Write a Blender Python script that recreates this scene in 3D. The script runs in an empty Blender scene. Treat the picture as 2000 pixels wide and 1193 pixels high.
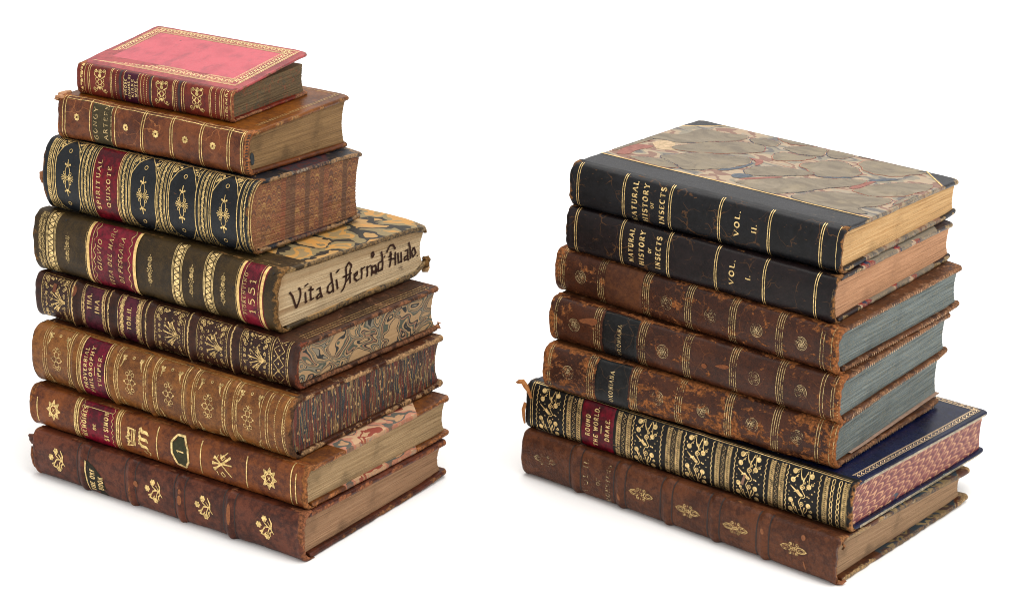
import bpy, math, random
import numpy as np
from mathutils import Matrix, Vector

# ------------------------------------------------------------------ camera, world, lights
SC = bpy.context.scene
COL = SC.collection
PITCH, FPX, SX, SY, ROLL, DIST = 0.3689335, 4901.97, -14.046, -11.027, 0.0041689, 1.5
_cp, _sp = math.cos(PITCH), math.sin(PITCH)
FW = Vector((0, _cp, -_sp)); UP = Vector((0, _sp, _cp)); RT = Vector((1, 0, 0))
R2 = RT*math.cos(ROLL) + UP*math.sin(ROLL); U2 = UP*math.cos(ROLL) - RT*math.sin(ROLL)
cam_d = bpy.data.cameras.new('camera'); cam = bpy.data.objects.new('camera', cam_d); COL.objects.link(cam)
cam.matrix_world = Matrix(((R2.x, U2.x, -FW.x, -FW.x*DIST), (R2.y, U2.y, -FW.y, -FW.y*DIST), (R2.z, U2.z, -FW.z, -FW.z*DIST), (0, 0, 0, 1)))
cam_d.sensor_width = 36; cam_d.lens = FPX*36/2000; cam_d.shift_x = -SX/2000; cam_d.shift_y = SY/2000
cam_d.clip_start = .05; cam_d.clip_end = 60
SC.camera = cam
world = bpy.data.worlds.new('World'); SC.world = world; world.use_nodes = True
bg = world.node_tree.nodes['Background']; bg.inputs[0].default_value = (1, .985, .965, 1); bg.inputs[1].default_value = .86

def area(name, loc, target, size, power, col=(1, 1, 1), sy=None):
    l = bpy.data.lights.new(name, 'AREA'); l.energy = power; l.color = col; l.shape = 'RECTANGLE'; l.size = size; l.size_y = sy or size
    o = bpy.data.objects.new(name, l); COL.objects.link(o); o.location = loc
    o.rotation_euler = (Vector(target) - Vector(loc)).to_track_quat('-Z', 'Y').to_euler()
    return o
area('softbox_overhead', (.25, .05, 1.8), (.02, -.2, 0), 2.1, 34, (1, .975, .94), 1.6)
area('softbox_right', (1.45, -1.15, 1.0), (.05, -.2, .1), .8, 14, (1, .95, .88))
area('softbox_left', (-1.6, -1.5, 1.2), (0, -.2, .1), .8, 2.2, (1, .96, .9))
SC.view_settings.view_transform = 'Standard'; SC.view_settings.look = 'None'
SC.cycles.filter_width = 1.05
SC.view_settings.exposure = .06; SC.view_settings.gamma = 1

# ------------------------------------------------------------------ noise
def _hash(ix, iy, seed):
    n = (ix.astype(np.int64)*374761393 + iy.astype(np.int64)*668265263 + seed*974634777) & 0x7fffffff
    n = ((n ^ (n >> 13))*1274126177) & 0x7fffffff
    n = n ^ (n >> 16)
    return (n & 0xffff)/65535.0*2 - 1
def vn(x, y, seed=0):
    x = np.asarray(x, float); y = np.asarray(y, float); x, y = np.broadcast_arrays(x, y)
    ix = np.floor(x); iy = np.floor(y); fx = x-ix; fy = y-iy
    fx = fx*fx*(3-2*fx); fy = fy*fy*(3-2*fy)
    a = _hash(ix, iy, seed); b = _hash(ix+1, iy, seed); c = _hash(ix, iy+1, seed); d = _hash(ix+1, iy+1, seed)
    return (a*(1-fx)+b*fx)*(1-fy) + (c*(1-fx)+d*fx)*fy
def fbm(x, y, seed=0, o=3):
    s = 0; a = 1.0
    for k in range(o):
        s = s + a*vn(np.asarray(x)*2**k, np.asarray(y)*2**k, seed+k*17); a *= .5
    return s

# ------------------------------------------------------------------ mesh helper
def mesh_obj(name, V, F, mats, parent, uv=None, wear=None, fm=None, smooth=True):
    me = bpy.data.meshes.new(name)
    V = np.asarray(V, float)
    me.from_pydata([tuple(p) for p in V], [], [tuple(int(i) for i in f) for f in F])
    if not isinstance(mats, (list, tuple)): mats = [mats]
    for m in mats: me.materials.append(m)
    if fm is not None: me.polygons.foreach_set('material_index', np.asarray(fm, np.int32))
    if smooth: me.polygons.foreach_set('use_smooth', [True]*len(me.polygons))
    if uv is not None:
        l = me.uv_layers.new(name='UVMap'); idx = np.zeros(len(me.loops), np.int32); me.loops.foreach_get('vertex_index', idx)
        l.data.foreach_set('uv', np.asarray(uv, float)[idx].ravel())
    if wear is not None:
        at = me.attributes.new('wear', 'FLOAT', 'POINT'); at.data.foreach_set('value', np.asarray(wear, float))
    me.update()
    o = bpy.data.objects.new(name, me); COL.objects.link(o)
    if parent: o.parent = parent
    return o
def grid_faces(nu, nv, base=0, flip=False):
    i, j = np.meshgrid(np.arange(nu-1), np.arange(nv-1), indexing='ij')
    a = base + i*nv + j; f = np.stack([a, a+nv, a+nv+1, a+1], -1).reshape(-1, 4)
    return f[:, ::-1] if flip else f

# ------------------------------------------------------------------ node helper
class NT:
    def __init__(s, name):
        s.m = bpy.data.materials.new(name); s.m.use_nodes = True; s.t = s.m.node_tree; s.t.nodes.clear()
        s.out = s.n('ShaderNodeOutputMaterial'); s.b = s.n('ShaderNodeBsdfPrincipled'); s.t.links.new(s.b.outputs[0], s.out.inputs[0])
        tc = s.n('ShaderNodeTexCoord'); s.uvraw = tc.outputs['UV']; s.objraw = tc.outputs['Object']
        s.obj = s.vmul(s.objraw, 1000); s.uv = s.vmul(s.uvraw, 100)     # both in millimetres
    def n(s, t): return s.t.nodes.new(t)
    def put(s, sock, v):
        if isinstance(v, bpy.types.NodeSocket): s.t.links.new(v, sock)
        elif isinstance(v, (int, float)): sock.default_value = v
        else:
            v = tuple(v); sock.default_value = v if len(v) == len(sock.default_value) else (v + (1,))
    def vmul(s, v, k):
        n = s.n('ShaderNodeVectorMath'); n.operation = 'MULTIPLY'; s.put(n.inputs[0], v); s.put(n.inputs[1], (k, k, k) if isinstance(k, (int, float)) else k); return n.outputs[0]
    def vadd(s, a, b):
        n = s.n('ShaderNodeVectorMath'); n.operation = 'ADD'; s.put(n.inputs[0], a); s.put(n.inputs[1], b); return n.outputs[0]
    def sep(s, v):
        n = s.n('ShaderNodeSeparateXYZ'); s.put(n.inputs[0], v); return n.outputs
    def com(s, x, y, z=0):
        n = s.n('ShaderNodeCombineXYZ'); s.put(n.inputs[0], x); s.put(n.inputs[1], y); s.put(n.inputs[2], z); return n.outputs[0]
    def ma(s, op, a, b=0, c=None, clamp=False):
        n = s.n('ShaderNodeMath'); n.operation = op; n.use_clamp = clamp; s.put(n.inputs[0], a); s.put(n.inputs[1], b)
        if c is not None: s.put(n.inputs[2], c)
        return n.outputs[0]
    def mix(s, f, a, b, mode='MIX'):
        n = s.n('ShaderNodeMix'); n.data_type = 'RGBA'; n.blend_type = mode; s.put(n.inputs[0], f); s.put(n.inputs[6], a); s.put(n.inputs[7], b); return n.outputs[2]
    def ss(s, v, lo, hi):
        n = s.n('ShaderNodeMapRange'); n.interpolation_type = 'SMOOTHSTEP'; s.put(n.inputs[0], v); n.inputs[1].default_value = lo; n.inputs[2].default_value = hi; return n.outputs[0]
    def noise(s, v, sc, det=4, rough=.55, dist=0, w=None):
        n = s.n('ShaderNodeTexNoise'); s.put(n.inputs['Vector'], v); n.inputs['Scale'].default_value = sc; n.inputs['Detail'].default_value = det
        n.inputs['Roughness'].default_value = rough; n.inputs['Distortion'].default_value = dist; return n.outputs[0]
    def noisec(s, v, sc, det=3):
        n = s.n('ShaderNodeTexNoise'); s.put(n.inputs['Vector'], v); n.inputs['Scale'].default_value = sc; n.inputs['Detail'].default_value = det; return n.outputs[1]
    def vor(s, v, sc, feat='F1', out='Distance', rnd=1):
        n = s.n('ShaderNodeTexVoronoi'); n.feature = feat; s.put(n.inputs['Vector'], v); n.inputs['Scale'].default_value = sc; n.inputs['Randomness'].default_value = rnd; return n.outputs[out]
    def ramp(s, f, stops, const=False):
        n = s.n('ShaderNodeValToRGB'); s.put(n.inputs[0], f); e = n.color_ramp.elements
        n.color_ramp.interpolation = 'CONSTANT' if const else 'LINEAR'
        while len(e) < len(stops): e.new(.5)
        for k, (p, c) in enumerate(stops):
            e[k].position = p; e[k].color = (c, c, c, 1) if isinstance(c, (int, float)) else (*c, 1)
        return n.outputs[0]
    def attr(s, name):
        n = s.n('ShaderNodeAttribute'); n.attribute_name = name; return n.outputs['Fac']
    def bump(s, h, strength, dist=.0002, prev=None):
        n = s.n('ShaderNodeBump'); n.inputs['Strength'].default_value = strength; n.inputs['Distance'].default_value = dist; s.put(n.inputs['Height'], h)
        if prev is not None: s.t.links.new(prev, n.inputs['Normal'])
        return n.outputs[0]
    def fin(s, col, rough=.5, bump=None, spec=.5, metal=0):
        s.put(s.b.inputs['Base Color'], col); s.put(s.b.inputs['Roughness'], rough); s.b.inputs['Specular IOR Level'].default_value = spec
        s.put(s.b.inputs['Metallic'], metal)
        if bump is not None: s.t.links.new(bump, s.b.inputs['Normal'])
        return s.m
def srgb(h):
    h = h.lstrip('#'); c = [int(h[i:i+2], 16)/255 for i in (0, 2, 4)]
    return tuple(x/12.92 if x <= .04045 else ((x+.055)/1.055)**2.4 for x in c)
def sat(c, k, s=1.0):
    m = sum(c)/3; return tuple(max(0, (m+(x-m)*s)*k) for x in c)
def warm(c): return (c[0]*1.0, c[1]*1.0, c[2]*.90) if c[0] > c[2]*1.3 else c
def dim(c, k): return tuple(x*k for x in c)

# ------------------------------------------------------------------ materials
def distort(N, v, amt, sc, det=2):
    c = N.noisec(v, sc, det)
    return N.vadd(v, N.vmul(N.vadd(c, (-.5, -.5, -.5)), amt))

def leather_col(N, base, dark, worn, wear=.45, patch=.12, stretch=(1, 1, 1), seed=0, crack=0.0, fine=.5):
    """mottled leather with rubbed patches; returns colour, wear mask"""
    base = warm(sat(base, .66, 1.22)); dark = warm(sat(dark, .42, 1.2)); worn = warm(sat(worn, .80, .92))
    v = N.vadd(N.obj, (seed*37.1, seed*11.3, seed*5.7))
    big = N.noise(v, .045, 4, .6); mid = N.noise(v, .35, 5, .65)
    mot = N.ss(N.ma('ADD', N.ma('MULTIPLY', big, .5), N.ma('MULTIPLY', mid, .5)), .40, .60)
    col = N.mix(mot, dark, base)
    grain = N.noise(v, 2.4, 3, .7)
    col = N.mix(N.ma('MULTIPLY', N.ss(grain, .35, .75), fine*.55), col, dim(base, 1.45))
    col = N.mix(N.ma('MULTIPLY', N.ss(grain, .62, .35), fine*.45), col, dim(dark, .45))
    vs = N.vmul(v, stretch)
    wn = N.ma('ADD', N.ma('MULTIPLY', N.noise(vs, patch, 6, .68, .6), .75), N.ma('MULTIPLY', N.noise(vs, patch*5, 4, .6), .25))
    wv = N.ma('ADD', wn, N.ma('MULTIPLY', N.attr('wear'), .36))
    mask = N.ss(wv, 1.0-wear-.03, 1.0-wear+.035)
    wc = N.mix(N.ss(N.noise(v, .7, 4, .7), .36, .66), dim(worn, .30), dim(worn, 1.05))
    col = N.mix(mask, col, wc)
    if crack:
        cv = distort(N, N.vmul(v, (1, 1, 1.0)), 9, .12, 4)
        ce = N.vor(cv, .09, 'DISTANCE_TO_EDGE')
        cm = N.ma('MULTIPLY', N.ss(ce, .022, .006), N.ss(N.noise(v, .07, 2), .46, .6))
        col = N.mix(N.ma('MULTIPLY', cm, crack), col, dim(worn, .9))
    # scuffs
    sv = N.vmul(distort(N, v, 6, .1), (.25, 1.6, 1.6))
    sm = N.ma('MULTIPLY', N.ss(N.noise(sv, .9, 2, .5), .70, .76), .5)
    col = N.mix(sm, col, dim(worn, .8))
    return col, mask, grain, v

def leather(name, base, dark, worn, rough=.42, bump=.5, pebble=0.0, **k):
    N = NT(name); col, mask, grain, v = leather_col(N, base, dark, worn, **k)
    h = N.ma('SUBTRACT', N.ma('MULTIPLY', grain, .5), N.ma('MULTIPLY', mask, .8))
    b = N.bump(h, bump, .00025)
    if pebble:
        b = N.bump(N.vor(distort(N, v, 1.2, .6), .95, 'F1'), pebble, .0004, b)
    r = N.ma('ADD', N.ma('MULTIPLY', mask, .38), N.ma('ADD', rough-.1, N.ma('MULTIPLY', N.noise(v, .2, 3), .22)))
    return N.fin(col, r, b, .2)

def half_leather(name, base, dark, worn, paperfn, L, W, wl, cs, rough=.45, edge=.55, **k):
    """board: leather at the joint and the corners, marbled paper between"""
    N = NT(name); col, mask, grain, v = leather_col(N, base, dark, worn, **k)
    u, w, _ = N.sep(N.uv)
    m1 = N.ma('GREATER_THAN', w, wl)
    dc = N.ma('ADD', N.ma('SUBTRACT', L, u), N.ma('SUBTRACT', W, w)); dd = N.ma('ADD', u, N.ma('SUBTRACT', W, w))
    m = N.ma('MULTIPLY', m1, N.ma('MULTIPLY', N.ma('GREATER_THAN', dc, cs), N.ma('GREATER_THAN', dd, cs)))
    pap = paperfn(N)
    wn = N.ma('ADD', N.noise(N.obj, .5, 5, .65), N.ma('MULTIPLY', N.attr('wear'), .30))
    pw = N.ss(wn, .74, .80)
    pap = N.mix(pw, pap, N.mix(N.noise(N.obj, 1.1, 3), (.22, .17, .12), (.50, .42, .32)))
    em = N.ma('MAXIMUM', N.ss(u, L-1.3, L-.5), N.ss(w, W-1.3, W-.5)); ec = N.mix(N.ss(N.noise(N.obj, .7, 4, .7), .4, .6), sat(dark, .7), dim(worn, .5))
    pap = N.mix(N.ma('MULTIPLY', em, edge), pap, ec)
    col = N.mix(m, col, pap)
    b = N.bump(N.ma('ADD', grain, N.ma('MULTIPLY', wn, 1.2)), .5, .00025)
    return N.fin(col, N.ma('ADD', rough, N.ma('MULTIPLY', m, .12)), b, .25)

def gold(name, wear=.42, col=(.86, .60, .25), seed=0, under=None, metal=.75, rough=.34, var=.38):
    N = NT(name); v = N.vadd(N.obj, (seed*13.7, 3.1*seed, 0))
    n = N.ma('ADD', N.ma('MULTIPLY', N.noise(v, .22, 3, .6), .5), N.ma('MULTIPLY', N.noise(v, 1.6, 4, .7), .5))
    c = N.mix(N.ss(N.noise(v, .55, 4, .7), .32, .68), sat(dim(col, var), 1, 1.1), dim(col, 1.08))
    N.fin(c, N.ma('ADD', rough-.1, N.ma('MULTIPLY', N.noise(v, .4, 3), .35)), N.bump(N.noise(v, 1.2, 3), .6, .0003), .5, metal)
    tr = N.n('ShaderNodeBsdfTransparent'); mx = N.n('ShaderNodeMixShader')
    N.put(mx.inputs[0], N.ss(n, wear-.04, wear+.07)); N.t.links.new(tr.outputs[0], mx.inputs[1]); N.t.links.new(N.b.outputs[0], mx.inputs[2])
    N.t.links.new(mx.outputs[0], N.out.inputs[0])
    return N.m

def paint(name, c1, c2=None, rough=.6, sc=.5, bump=.2, spec=.4):
    N = NT(name); n = N.noise(N.obj, sc, 5, .65); c = N.mix(N.ss(n, .3, .7), c1, c2 or dim(c1, 1.3))
    return N.fin(c, rough, N.bump(N.noise(N.obj, 2, 3), bump), spec)

def ink_mat(name, col, thr=.33):
    N = NT(name); n = N.noise(N.obj, 1.1, 5, .7)
    c = N.mix(n, dim(col, .5), dim(col, 1.9)); N.fin(c, .75, None, .2)
    tr = N.n('ShaderNodeBsdfTransparent'); mx = N.n('ShaderNodeMixShader')
    N.put(mx.inputs[0], N.ss(n, thr-.06, thr+.08)); N.t.links.new(tr.outputs[0], mx.inputs[1]); N.t.links.new(N.b.outputs[0], mx.inputs[2])
    N.t.links.new(mx.outputs[0], N.out.inputs[0]); return N.m

def leaves_col(N, c1, c2, c3=None, soil=.35):
    """page edges: thin leaves, brown soiling near boards; uv = (along, up) in mm"""
    c1 = sat(c1, .62, 1.0); c2 = sat(c2, .70, 1.0)
    s, t, _ = N.sep(N.uv)
    lay = N.noise(N.com(N.ma('MULTIPLY', s, .035), N.ma('MULTIPLY', t, 3.4), 0), 1, 4, .75)
    lay2 = N.noise(N.com(N.ma('MULTIPLY', s, .012), N.ma('MULTIPLY', t, .75), 4), 1, 3, .6)
    f = N.ma('ADD', N.ma('MULTIPLY', lay, .6), N.ma('MULTIPLY', lay2, .4))
    c = N.mix(N.ss(f, .36, .64), c1, c2)
    dk = N.ss(N.noise(N.com(N.ma('MULTIPLY', s, .016), N.ma('MULTIPLY', t, 1.15), 9), 1, 3, .6), .56, .66)
    c = N.mix(N.ma('MULTIPLY', dk, .6), c, dim(c1, .35))
    spk = N.noise(N.com(s, t, 2), 1.5, 4, .7)
    c = N.mix(N.ma('MULTIPLY', N.ss(spk, .5, .72), .35), c, c3 or dim(c1, .5))
    blot = N.noise(N.com(s, t, 7), .06, 4, .6)
    c = N.mix(N.ma('MULTIPLY', N.ss(blot, .5, .75), soil), c, dim(c1, .42))
    return c, lay, s, t
def leaves_fin(N, c, lay, rough=.8, b=.8):
    return N.fin(c, rough, N.bump(lay, b, .0006), .25)
def leaves(name, c1, c2, c3=None, soil=.35):
    N = NT(name); c, lay, s, t = leaves_col(N, c1, c2, c3, soil); return leaves_fin(N, c, lay)

def swirl_paper(N, cols, sc=.05, dist=22, v=None):
    v = v if v is not None else N.uv
    d = distort(N, v, dist, sc, 2); d = distort(N, d, dist*.28, sc*4, 2)
    f = N.noise(d, sc*1.5, 1, .4)
    n = len(cols); st = [(.24+.52*k/n, c) for k, c in enumerate(cols)]; st[0] = (0, cols[0])
    return N.ramp(f, st, True)
def vein_paper(N, cell, veins, sc=.045, stretch=(.55, 1, 1), width=.16):
    v = distort(N, N.uv, 16, .035, 3); v = N.vmul(v, stretch)
    e = N.vor(v, sc, 'DISTANCE_TO_EDGE'); e = N.ma('ADD', e, N.ma('MULTIPLY', N.noise(N.uv, .25, 3), .06))
    vn_ = N.ramp(N.noise(distort(N, N.uv, 14, .09), .09, 2), [(0, veins[0])]+[(.36+.075*k, veins[(k+1) % len(veins)]) for k in range(5)], True)
    cc = N.mix(N.noise(N.uv, 1.2, 3), dim(cell, .8), dim(cell, 1.15))
    return N.mix(N.ss(e, width, width+.015), vn_, cc)

# ------------------------------------------------------------------ line work (gold tooling, lettering, ink) laid on a surface
class Ink:
    def __init__(s): s.polys = []          # each: list of quads/tri in uv
        
    def line(s, pts, w, step=.8):
        pts = [np.array(p, float) for p in pts]; ws = list(w) if isinstance(w, (list, tuple)) else [w]*len(pts)
        P = []; WW = []
        for k in range(len(pts)-1):
            d = np.linalg.norm(pts[k+1]-pts[k]); n = max(1, int(math.ceil(d/step)))
            for i in range(n): P.append(pts[k]+(pts[k+1]-pts[k])*i/n); WW.append(ws[k]+(ws[k+1]-ws[k])*i/n)
        P.append(pts[-1]); WW.append(ws[-1]); P = np.array(P); WW = np.array(WW)
        if len(P) < 2: return
        T = np.gradient(P, axis=0); T /= (np.linalg.norm(T, axis=1, keepdims=True)+1e-9)
        Nn = np.stack([-T[:, 1], T[:, 0]], 1); a = P+Nn*WW[:, None]/2; b = P-Nn*WW[:, None]/2
        n = len(P); s.polys.append((np.concatenate([a, b]), [(i, i+1, n+i+1, n+i) for i in range(n-1)]))
    def poly(s, pts, rings=1):
        p = np.array(pts, float); c = p.mean(0); n = len(p); V = [c]; F = []
        for r in range(1, rings+1): V += list(c+(p-c)*r/rings)
        F += [(0, 1+i, 1+(i+1) % n) for i in range(n)]
        for r in range(1, rings):
            a = 1+(r-1)*n; b = 1+r*n; F += [(a+i, b+i, b+(i+1) % n, a+(i+1) % n) for i in range(n)]
        s.polys.append((np.array(V), F))
    def disc(s, u, v, r, ry=None, n=12, rot=0):
        ry = ry or r; t = np.linspace(0, 2*math.pi, n, endpoint=False); x = r*np.cos(t); y = ry*np.sin(t)
        s.poly(np.stack([u+x*math.cos(rot)-y*math.sin(rot), v+x*math.sin(rot)+y*math.cos(rot)], 1))
    def ring(s, u, v, r, w, ry=None, a0=0, a1=2*math.pi, n=18, rot=0):
        ry = ry or r; t = np.linspace(a0, a1, n); x = r*np.cos(t); y = ry*np.sin(t)
        s.line(np.stack([u+x*math.cos(rot)-y*math.sin(rot), v+x*math.sin(rot)+y*math.cos(rot)], 1), w, 2)
    def spiral(s, u, v, r, w, turns=1.4, a0=0, d=1):
        n = int(14*turns); t = np.linspace(0, 1, n); rr = r*(1-.82*t); a = a0+d*turns*2*math.pi*t
        s.line(np.stack([u+rr*np.cos(a), v+rr*np.sin(a)], 1), w, 2); s.disc(u, v, w*.9, n=7)
    def rect(s, u0, u1, v0, v1, step=1.0):
        nu = max(2, int((u1-u0)/step)+1); nv = max(2, int((v1-v0)/step)+1)
        U, V = np.meshgrid(np.linspace(u0, u1, nu), np.linspace(v0, v1, nv), indexing='ij')
        s.polys.append((np.stack([U.ravel(), V.ravel()], 1), [tuple(f) for f in grid_faces(nu, nv)]))
    def build(s, name, surf, off, mat, parent, split=True):
        if not s.polys: return None
        if split:                               # stamps that stand well apart are parts of their own
            bx = [(v.min(0)-6, v.max(0)+6) for v, f in s.polys]; gid = list(range(len(bx)))
            lo = np.array([q[0] for q in bx]); hi = np.array([q[1] for q in bx]); order = np.argsort(lo[:, 0]); cl = []; cur = [order[0]]; end = hi[order[0], 0]
            for i in order[1:]:
                if lo[i, 0] > end: cl.append(cur); cur = []; end = -1e9
                cur.append(i); end = max(end, hi[i, 0])
            cl.append(cur)
            if len(cl) > 1:
                for c in cl: q = Ink(); q.polys = [s.polys[i] for i in sorted(c)]; r = q.build(name, surf, off, mat, parent, split=False)
                return r
        V = []; F = []; b = 0
        for v, f in s.polys:
            V.append(v); F += [tuple(i+b for i in q) for q in f]; b += len(v)
        UV = np.concatenate(V); P = surf(UV[:, 0], UV[:, 1], off)
        return mesh_obj(name, P, F, mat, parent, uv=UV/100)

# ---- stroke letters: unit box, x to the right, y up; 'k' thick / 'n' thin strokes
def _arc(cx, cy, rx, ry, a0, a1, n=9):
    t = np.radians(np.linspace(a0, a1, n)); return [(cx+rx*math.cos(a), cy+ry*math.sin(a)) for a in t]
GL = {
 'A': (.8, [('n', [(.02, 0), (.40, 1)]), ('k', [(.40, 1), (.76, 0)]), ('n', [(.16, .36), (.62, .36)])], [(.02, 0), (.76, 0)]),
 'B': (.7, [('k', [(.14, 0), (.14, 1)]), ('n', [(.14, 1), (.38, 1)]), ('k', _arc(.38, .76, .22, .24, 90, -90)), ('n', [(.14, .52), (.38, .52)]), ('k', _arc(.40, .26, .25, .26, 90, -90)), ('n', [(.14, 0), (.40, 0)])], []),
 'C': (.75, [('k', _arc(.42, .5, .36, .5, 50, 310, 14))], []),
 'D': (.8, [('k', [(.14, 0), (.14, 1)]), ('n', [(.14, 1), (.34, 1)]), ('k', _arc(.34, .5, .38, .5, 90, -90, 12)), ('n', [(.34, 0), (.14, 0)])], []),
 'E': (.66, [('k', [(.14, 0), (.14, 1)]), ('n', [(.14, .97), (.60, .97), (.60, .80)]), ('n', [(.14, .52), (.46, .52)]), ('n', [(.14, .03), (.62, .03), (.62, .2)])], []),
 'F': (.62, [('k', [(.14, 0), (.14, 1)]), ('n', [(.14, .97), (.60, .97), (.60, .80)]), ('n', [(.14, .52), (.46, .52)])], [(.14, 0)]),
 'G': (.8, [('k', _arc(.42, .5, .36, .5, 50, 330, 14)), ('k', [(.74, .02), (.74, .42)]), ('n', [(.52, .42), (.80, .42)])], []),
 'H': (.84, [('k', [(.16, 0), (.16, 1)]), ('k', [(.68, 0), (.68, 1)]), ('n', [(.16, .5), (.68, .5)])], [(.16, 0), (.16, 1), (.68, 0), (.68, 1)]),
 'I': (.36, [('k', [(.18, 0), (.18, 1)])], [(.18, 0), (.18, 1)]),
 'K': (.8, [('k', [(.16, 0), (.16, 1)]), ('n', [(.18, .42), (.66, 1)]), ('k', [(.34, .58), (.72, 0)])], [(.16, 0), (.16, 1), (.72, 0), (.66, 1)]),
 'L': (.64, [('k', [(.16, 0), (.16, 1)]), ('n', [(.16, .03), (.62, .03), (.62, .22)])], [(.16, 1)]),
 'M': (.98, [('n', [(.14, 0), (.16, 1)]), ('k', [(.16, 1), (.48, .08)]), ('n', [(.48, .08), (.80, 1)]), ('k', [(.80, 1), (.82, 0)])], [(.14, 0), (.82, 0)]),
 'N': (.84, [('n', [(.14, 0), (.14, 1)]), ('k', [(.14, 1), (.70, 0)]), ('n', [(.70, 0), (.70, 1)])], [(.14, 0), (.70, 1)]),
 'O': (.84, [('k', _arc(.42, .5, .34, .5, 0, 360, 18))], []),
 'P': (.68, [('k', [(.14, 0), (.14, 1)]), ('n', [(.14, 1), (.36, 1)]), ('k', _arc(.36, .74, .24, .26, 90, -90)), ('n', [(.14, .48), (.36, .48)])], [(.14, 0)]),
 'Q': (.84, [('k', _arc(.42, .5, .34, .5, 0, 360, 18)), ('k', [(.42, .18), (.82, -.12)])], []),
 'R': (.76, [('k', [(.14, 0), (.14, 1)]), ('n', [(.14, 1), (.36, 1)]), ('k', _arc(.36, .74, .24, .26, 90, -90)), ('n', [(.14, .48), (.36, .48)]), ('k', [(.34, .48), (.72, 0)])], [(.14, 0)]),
 'S': (.62, [('k', _arc(.32, .74, .23, .25, 20, 270, 10)+_arc(.32, .25, .25, .25, 90, -160, 10))], []),
 'T': (.74, [('k', [(.37, 0), (.37, 1)]), ('n', [(.06, .80), (.06, .97), (.68, .97), (.68, .80)])], [(.37, 0)]),
 'U': (.8, [('k', [(.16, 1), (.16, .32)]+_arc(.42, .32, .26, .32, 180, 360)), ('n', [(.68, .32), (.68, 1)])], [(.16, 1), (.68, 1)]),
 'V': (.8, [('k', [(.06, 1), (.40, 0)]), ('n', [(.40, 0), (.74, 1)])], [(.06, 1), (.74, 1)]),
 'W': (1.05, [('k', [(.04, 1), (.30, 0)]), ('n', [(.30, 0), (.52, .9)]), ('k', [(.52, .9), (.76, 0)]), ('n', [(.76, 0), (1.0, 1)])], [(.04, 1), (1.0, 1)]),
 'X': (.8, [('k', [(.08, 1), (.70, 0)]), ('n', [(.08, 0), (.70, 1)])], [(.08, 1), (.70, 1), (.08, 0), (.70, 0)]),
 'Y': (.78, [('k', [(.08, 1), (.38, .48), (.38, 0)]), ('n', [(.38, .48), (.68, 1)])], [(.08, 1), (.68, 1), (.38, 0)]),
 '1': (.4, [('k', [(.2, 0), (.2, 1)]), ('n', [(.04, .84), (.2, 1)])], [(.2, 0)]),
 '5': (.62, [('n', [(.54, .97), (.16, .97)]), ('n', [(.16, .97), (.14, .55)]), ('k', _arc(.28, .31, .28, .31, 110, -150, 12))], []),
 '.': (.28, [('k', [(.10, .0), (.10, .14)])], []), ' ': (.4, [], []), '-': (.5, [('k', [(.1, .5), (.4, .5)])], []),
}
def text(ink, s, uc, vc, h, width=None, tk=.2, tn=.1, serif=True, slant=0.0, nar=.8):
    """lettering that reads up the spine (+v) with the letter tops towards the head (-u)"""
    adv = [GL[c][0]+.10 for c in s]; tot = sum(adv)
    sx = (width/tot) if width else h; x = 0
    if width: sx = width/tot
    for c, a in zip(s, adv):
        w_, strokes, feet = GL[c]
        f = lambda p: (uc+h/2-p[1]*h, vc-(width or tot*sx)/2+(x+(a*.5+(p[0]-w_*.5)*nar)+slant*p[1])*sx)
        for kind, pts in strokes: ink.line([f(p) for p in pts], (tk if kind == 'k' else tn)*h*(1 if serif else 1), .8)
        if serif:
            for fx, fy in feet: ink.line([f((fx-.13, fy)), f((fx+.13, fy))], .10*h)
        x += a
# ------------------------------------------------------------------ setting
gm = NT('white sweep'); gm.fin((.93, .93, .93), .9, None, .1)
g = mesh_obj('ground', [(-14, -14, 0), (14, -14, 0), (14, 14, 0), (-14, 14, 0)], [(0, 1, 2, 3)], gm.m, None, smooth=False)
g['kind'] = 'structure'

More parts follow.
